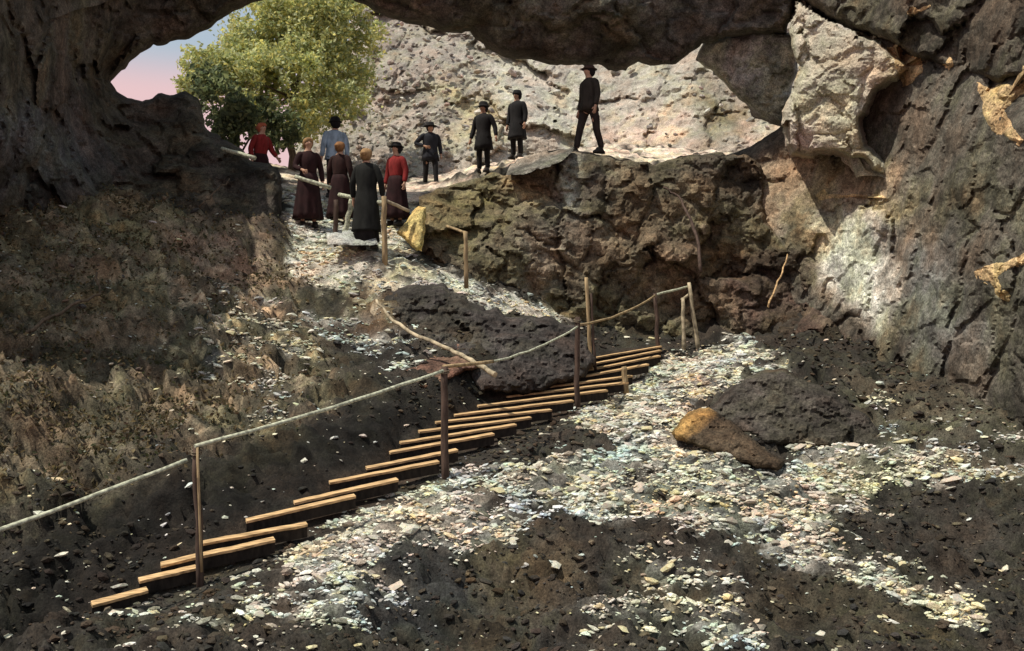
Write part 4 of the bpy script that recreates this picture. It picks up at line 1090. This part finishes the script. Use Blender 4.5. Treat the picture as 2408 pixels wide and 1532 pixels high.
def person(label, px, py, d, h, face, upper, lower, kind, hat=None, hair=None, armL=None, armR=None, stride=(0, 0), lean=0.0, hem=None, group='visitors on the path at the cave mouth', zoff=0.0):
    """face: heading in radians, 0 looks towards the camera, + turns to the picture's right"""
    x, y, z = P(px, py, d)
    root = thing('person', label, 'person', (x, y, z + zoff), face, group)
    s = h / 1.70
    root.scale = (s * (1.13 if kind == 'suit' else 1.05), s * 1.08, s)
    armL = armL or [(-0.235, 0.02, 1.13), (-0.25, -0.04, 0.88)]
    armR = armR or [(0.235, 0.02, 1.13), (0.25, -0.04, 0.88)]
    fl, fr = stride
    woman = kind in ('dress', 'coat')
    sw = 0.155 if woman else 0.175
    V = [(0, 0, 0.93), (0, 0.005, 1.06), (0, lean * 0.5, 1.27), (0, lean * 0.8, 1.42), (0, lean, 1.48), (0, lean - 0.018, 1.545), (0, lean - 0.012, 1.605), (0, lean, 1.662)]
    R = [(0.135, 0.105), (0.115, 0.09), (0.14, 0.105), (0.07, 0.06), (0.052, 0.052), (0.058, 0.072), (0.074, 0.092), (0.052, 0.066)]
    E = [(i, i + 1) for i in range(7)]
    def add(v, rd, j):
        V.append(v); R.append(rd); E.append((j, len(V) - 1))
        return len(V) - 1
    nose = add((0, lean - 0.112, 1.588), 0.013, 6)
    for e in (-1, 1):
        add((e * 0.084, lean + 0.005, 1.60), 0.013, 6)
    for sd, arm in ((-1, armL), (1, armR)):
        j = add((sd * sw, lean * 0.7, 1.375), 0.042, 3)
        j = add(arm[0], 0.038, j)
        j = add(arm[1], 0.026, j)
        ax = (Vector(arm[1]) - Vector(arm[0])).normalized()
        side = ax.cross(Vector((sd, 0, 0)))
        side = side.normalized() if side.length > 0.2 else ax.orthogonal().normalized()
        w = Vector(arm[1])
        pl = add(tuple(w + ax * 0.07), (0.034, 0.02), j)
        for q, (off, ln) in enumerate(((-0.030, 0.062), (-0.010, 0.078), (0.010, 0.085), (0.030, 0.074))):
            curl = Vector((-sd * 0.02, 0, 0))
            k1 = add(tuple(w + ax * (0.10 + ln * 0.4) + side * off), 0.0095, pl)
            add(tuple(w + ax * (0.10 + ln * 0.8) + side * off + curl), 0.008, k1)
        k1 = add(tuple(w + ax * 0.055 + side * 0.045), 0.011, pl)
        add(tuple(w + ax * 0.10 + side * 0.058), 0.009, k1)
    feet = []
    for sd, st in ((-1, fl), (1, fr)):
        j = add((sd * 0.09, st * 0.15, 0.86), 0.085, 0)
        j = add((sd * 0.10, st * 0.55 - 0.02, 0.48), 0.056, j)
        j = add((sd * 0.105, st, 0.09), 0.038, j)
        add((sd * 0.12, st - 0.13, 0.04), 0.03, j)
        feet.append((sd * 0.11, st))
    obj('body', skin('body', V, E, R, 1), M_SKIN, root)
    eyes = []
    for e in (-1, 1):
        eyes.append(loft('eye', [(e * 0.031, lean - 0.088, 1.618 + dz, rr, rr) for dz, rr in ((0.009, 0.003), (0.004, 0.011), (-0.004, 0.011), (-0.009, 0.003))], 8))
    for em in eyes:
        obj('eye', em, M_EYE, root)
    for (fx, fy) in feet:
        rings = [(fx, fy - 0.045, 0.115, 0.045, 0.06), (fx, fy - 0.05, 0.075, 0.05, 0.085), (fx, fy - 0.06, 0.04, 0.052, 0.13), (fx, fy - 0.06, 0.0, 0.05, 0.135)]
        obj('shoe', loft('shoe', rings, 14), M_SHOE, root)
    # sleeves
    parts = []
    for sd, arm in ((-1, armL), (1, armR)):
        sh = Vector((sd * (sw - 0.075), lean * 0.7, 1.39))
        s2 = Vector((sd * (sw + 0.005), lean * 0.7, 1.375))
        el, wr = Vector(arm[0]), Vector(arm[1])
        parts.append(skin('sleeve', [sh, s2, s2.lerp(el, 0.5), el, el.lerp(wr, 0.55), wr], [(0, 1), (1, 2), (2, 3), (3, 4), (4, 5)], [0.085, 0.082, 0.068, 0.060, 0.054, 0.046], 1))
    hem = hem if hem is not None else (0.82 if kind == 'suit' else 0.16)
    if kind in ('suit', 'coat'):
        L = lean
        rings = [(0, L, 1.47, 0.058, 0.056), (0, L * 0.9, 1.445, 0.12, 0.08), (0, L * 0.8, 1.40, 0.185, 0.11), (0, L * 0.7, 1.32, 0.195, 0.132), (0, L * 0.5, 1.20, 0.185, 0.135), (0, L * 0.3, 1.06, 0.168, 0.125), (0, 0, 0.94, 0.178, 0.135)]
        zz = 0.94
        while zz - 0.12 > hem:
            zz -= 0.12
            t = (0.94 - zz)
            rings.append((0, 0, zz, 0.185 + t * 0.10, 0.145 + t * 0.12))
        rings.append((0, 0, hem, 0.188 + (0.94 - hem) * 0.10, 0.148 + (0.94 - hem) * 0.12))
        rings.append((0, 0, hem + 0.004, 0.10, 0.08))
        obj('jacket', join('jacket', [loft('jacket', rings, 28, 6, 0.06, True, h * 9)] + parts), cloth(upper), root)
        if kind == 'coat':
            obj('skirt', loft('skirt', [(0, 0, 0.7, 0.17, 0.14), (0, 0, 0.4, 0.19, 0.16), (0, 0, 0.12, 0.205, 0.175)], 40, 8, 0.06), cloth(lower), root)
        tv, te, trr = [(0, 0, 0.93)], [], [(0.14, 0.11)]
        for sd, st in ((-1, fl), (1, fr)):
            j = 0
            for v, rd in (((sd * 0.085, st * 0.15, 0.84), 0.098), ((sd * 0.10, st * 0.4, 0.64), 0.08), ((sd * 0.10, st * 0.55 - 0.02, 0.46), 0.07), ((sd * 0.105, st * 0.9, 0.2), 0.062), ((sd * 0.105, st, 0.08), 0.060)):
                tv.append(v); trr.append(rd); te.append((j, len(tv) - 1)); j = len(tv) - 1
        if kind == 'suit':
            obj('trousers', skin('trousers', tv, te, trr, 1), cloth(lower), root)
    else:
        L = lean
        top = [(0, L, 1.46, 0.056, 0.055), (0, L * 0.9, 1.435, 0.11, 0.075), (0, L * 0.8, 1.39, 0.162, 0.10), (0, L * 0.7, 1.30, 0.172, 0.125), (0, L * 0.5, 1.20, 0.165, 0.135), (0, L * 0.2, 1.06, 0.145, 0.115), (0, 0, 1.0, 0.150, 0.118)]
        obj('bodice', join('bodice', [loft('bodice', top + [(0, 0, 0.985, 0.10, 0.08)], 28)] + parts), cloth(upper), root)
        sk = [(0, 0, 1.03, 0.152, 0.122), (0, 0, 0.94, 0.182, 0.15)]
        m = 7
        for i in range(1, m + 1):
            t = i / m
            sk.append((0, 0.01 * t, 0.94 + (hem - 0.94) * t, 0.182 + 0.085 * t, 0.15 + 0.10 * t))
        obj('skirt', loft('skirt', sk, 48, 9, 0.09, True, h * 7), cloth(lower), root)
    hc = (0, lean)
    if hair:
        rings = [(0, hc[1] + 0.03, 1.50, 0.045, 0.03), (0, hc[1] + 0.035, 1.53, 0.075, 0.06), (0, hc[1] + 0.03, 1.57, 0.092, 0.085), (0, hc[1] + 0.018, 1.62, 0.098, 0.10), (0, hc[1] + 0.005, 1.665, 0.09, 0.105), (0, hc[1], 1.70, 0.062, 0.08), (0, hc[1], 1.715, 0.02, 0.03)]
        parts = [loft('hair', rings[::-1], 20, 7, 0.05)]
        if woman:
            parts.append(loft('bun', [(0, hc[1] + 0.115, 1.655, 0.015, 0.015), (0, hc[1] + 0.12, 1.64, 0.045, 0.04), (0, hc[1] + 0.12, 1.61, 0.055, 0.048), (0, hc[1] + 0.118, 1.58, 0.042, 0.036), (0, hc[1] + 0.11, 1.565, 0.012, 0.012)], 14))
        obj('hair', join('hair', parts), cloth(hair), root)
    if hat:
        c, brim, crown = hat
        y0 = hc[1] + 0.005
        obj('hat', loft('hat', [(0, y0, 1.655 + crown, 0.035, 0.045), (0, y0, 1.65 + crown, 0.075, 0.09), (0, y0, 1.635 + crown * 0.6, 0.095, 0.112), (0, y0, 1.655, 0.100, 0.118), (0, y0, 1.648, brim * 0.85, brim), (0, y0, 1.638, brim * 0.86, brim * 1.01), (0, y0, 1.636, 0.09, 0.10)], 24), cloth(c), root)
    return root

BLACK, NAVY, BROWN, WINE, RED, DKGREEN = (0.014, 0.013, 0.013), (0.02, 0.021, 0.026), (0.05, 0.03, 0.022), (0.022, 0.008, 0.008), (0.19, 0.02, 0.018), (0.011, 0.0115, 0.010)
RUST, AUBURN, TAN = (0.34, 0.10, 0.05), (0.24, 0.12, 0.05), (0.28, 0.17, 0.08)
W = math.radians
person('woman with red hair and red blouse standing behind the dark rock at far left', 612, 474, 20.0, 1.64, W(55), RED, WINE, 'dress', hair=RUST, lean=-0.05, armR=[(0.25, -0.06, 1.15), (0.27, -0.20, 0.98)])
person('woman in dark wine dress with red shawl sleeve behind the left rail', 725, 536, 17.6, 1.66, W(25), WINE, WINE, 'dress', hair=TAN, armL=[(-0.25, -0.02, 1.14), (-0.17, -0.22, 1.06)])
person('man in dark hat and pale blue jacket behind the women', 788, 466, 21.5, 1.78, W(-150), (0.30, 0.40, 0.48), BLACK, 'suit', hat=(BLACK, 0.15, 0.10), hair=BLACK)
person('woman in brown dress with bare orange neck, second from the dark coat', 800, 530, 19.0, 1.66, W(160), (0.028, 0.012, 0.010), WINE, 'dress', hair=AUBURN)
person('woman in ankle length black green coat, nearest on the path', 862, 586, 16.15, 1.70, W(165), DKGREEN, BLACK, 'coat', hair=TAN, hem=0.30, armL=[(-0.25, 0.0, 1.13), (-0.245, -0.08, 0.90)])
person('woman in dark hat with bright red shawl over a wine coat', 932, 532, 19.4, 1.68, W(-35), RED, WINE, 'dress', hat=(BLACK, 0.16, 0.08), hair=BLACK)
person('man in wide hat with hand on hip stepping up the path', 1012, 439, 25.8, 1.70, W(15), NAVY, BLACK, 'suit', hat=(BLACK, 0.19, 0.10), hair=BLACK, armL=[(-0.36, 0.05, 1.16), (-0.17, -0.10, 1.08)], stride=(0.12, -0.22), hem=0.70)
person('man in black overcoat and bowler, left of the two men in coats', 1137, 407, 24.0, 1.74, W(-30), BLACK, BLACK, 'suit', hat=(BLACK, 0.14, 0.11), hair=BLACK, hem=0.58, armL=[(-0.26, 0.02, 1.12), (-0.30, -0.05, 0.86)], armR=[(0.27, 0.04, 1.12), (0.33, -0.02, 0.88)])
person('man in long black coat on the path, right of the two men in coats', 1216, 374, 24.9, 1.76, W(-40), BLACK, BLACK, 'suit', hat=(BLACK, 0.12, 0.09), hair=BLACK, hem=0.50)
person('tall man in brown jacket and peaked cap standing legs apart on the outcrop', 1385, 361, 19.2, 1.76, W(-60), (0.032, 0.026, 0.02), (0.03, 0.022, 0.018), 'suit', hat=(BROWN, 0.15, 0.06), hair=BLACK, stride=(-0.20, 0.20))
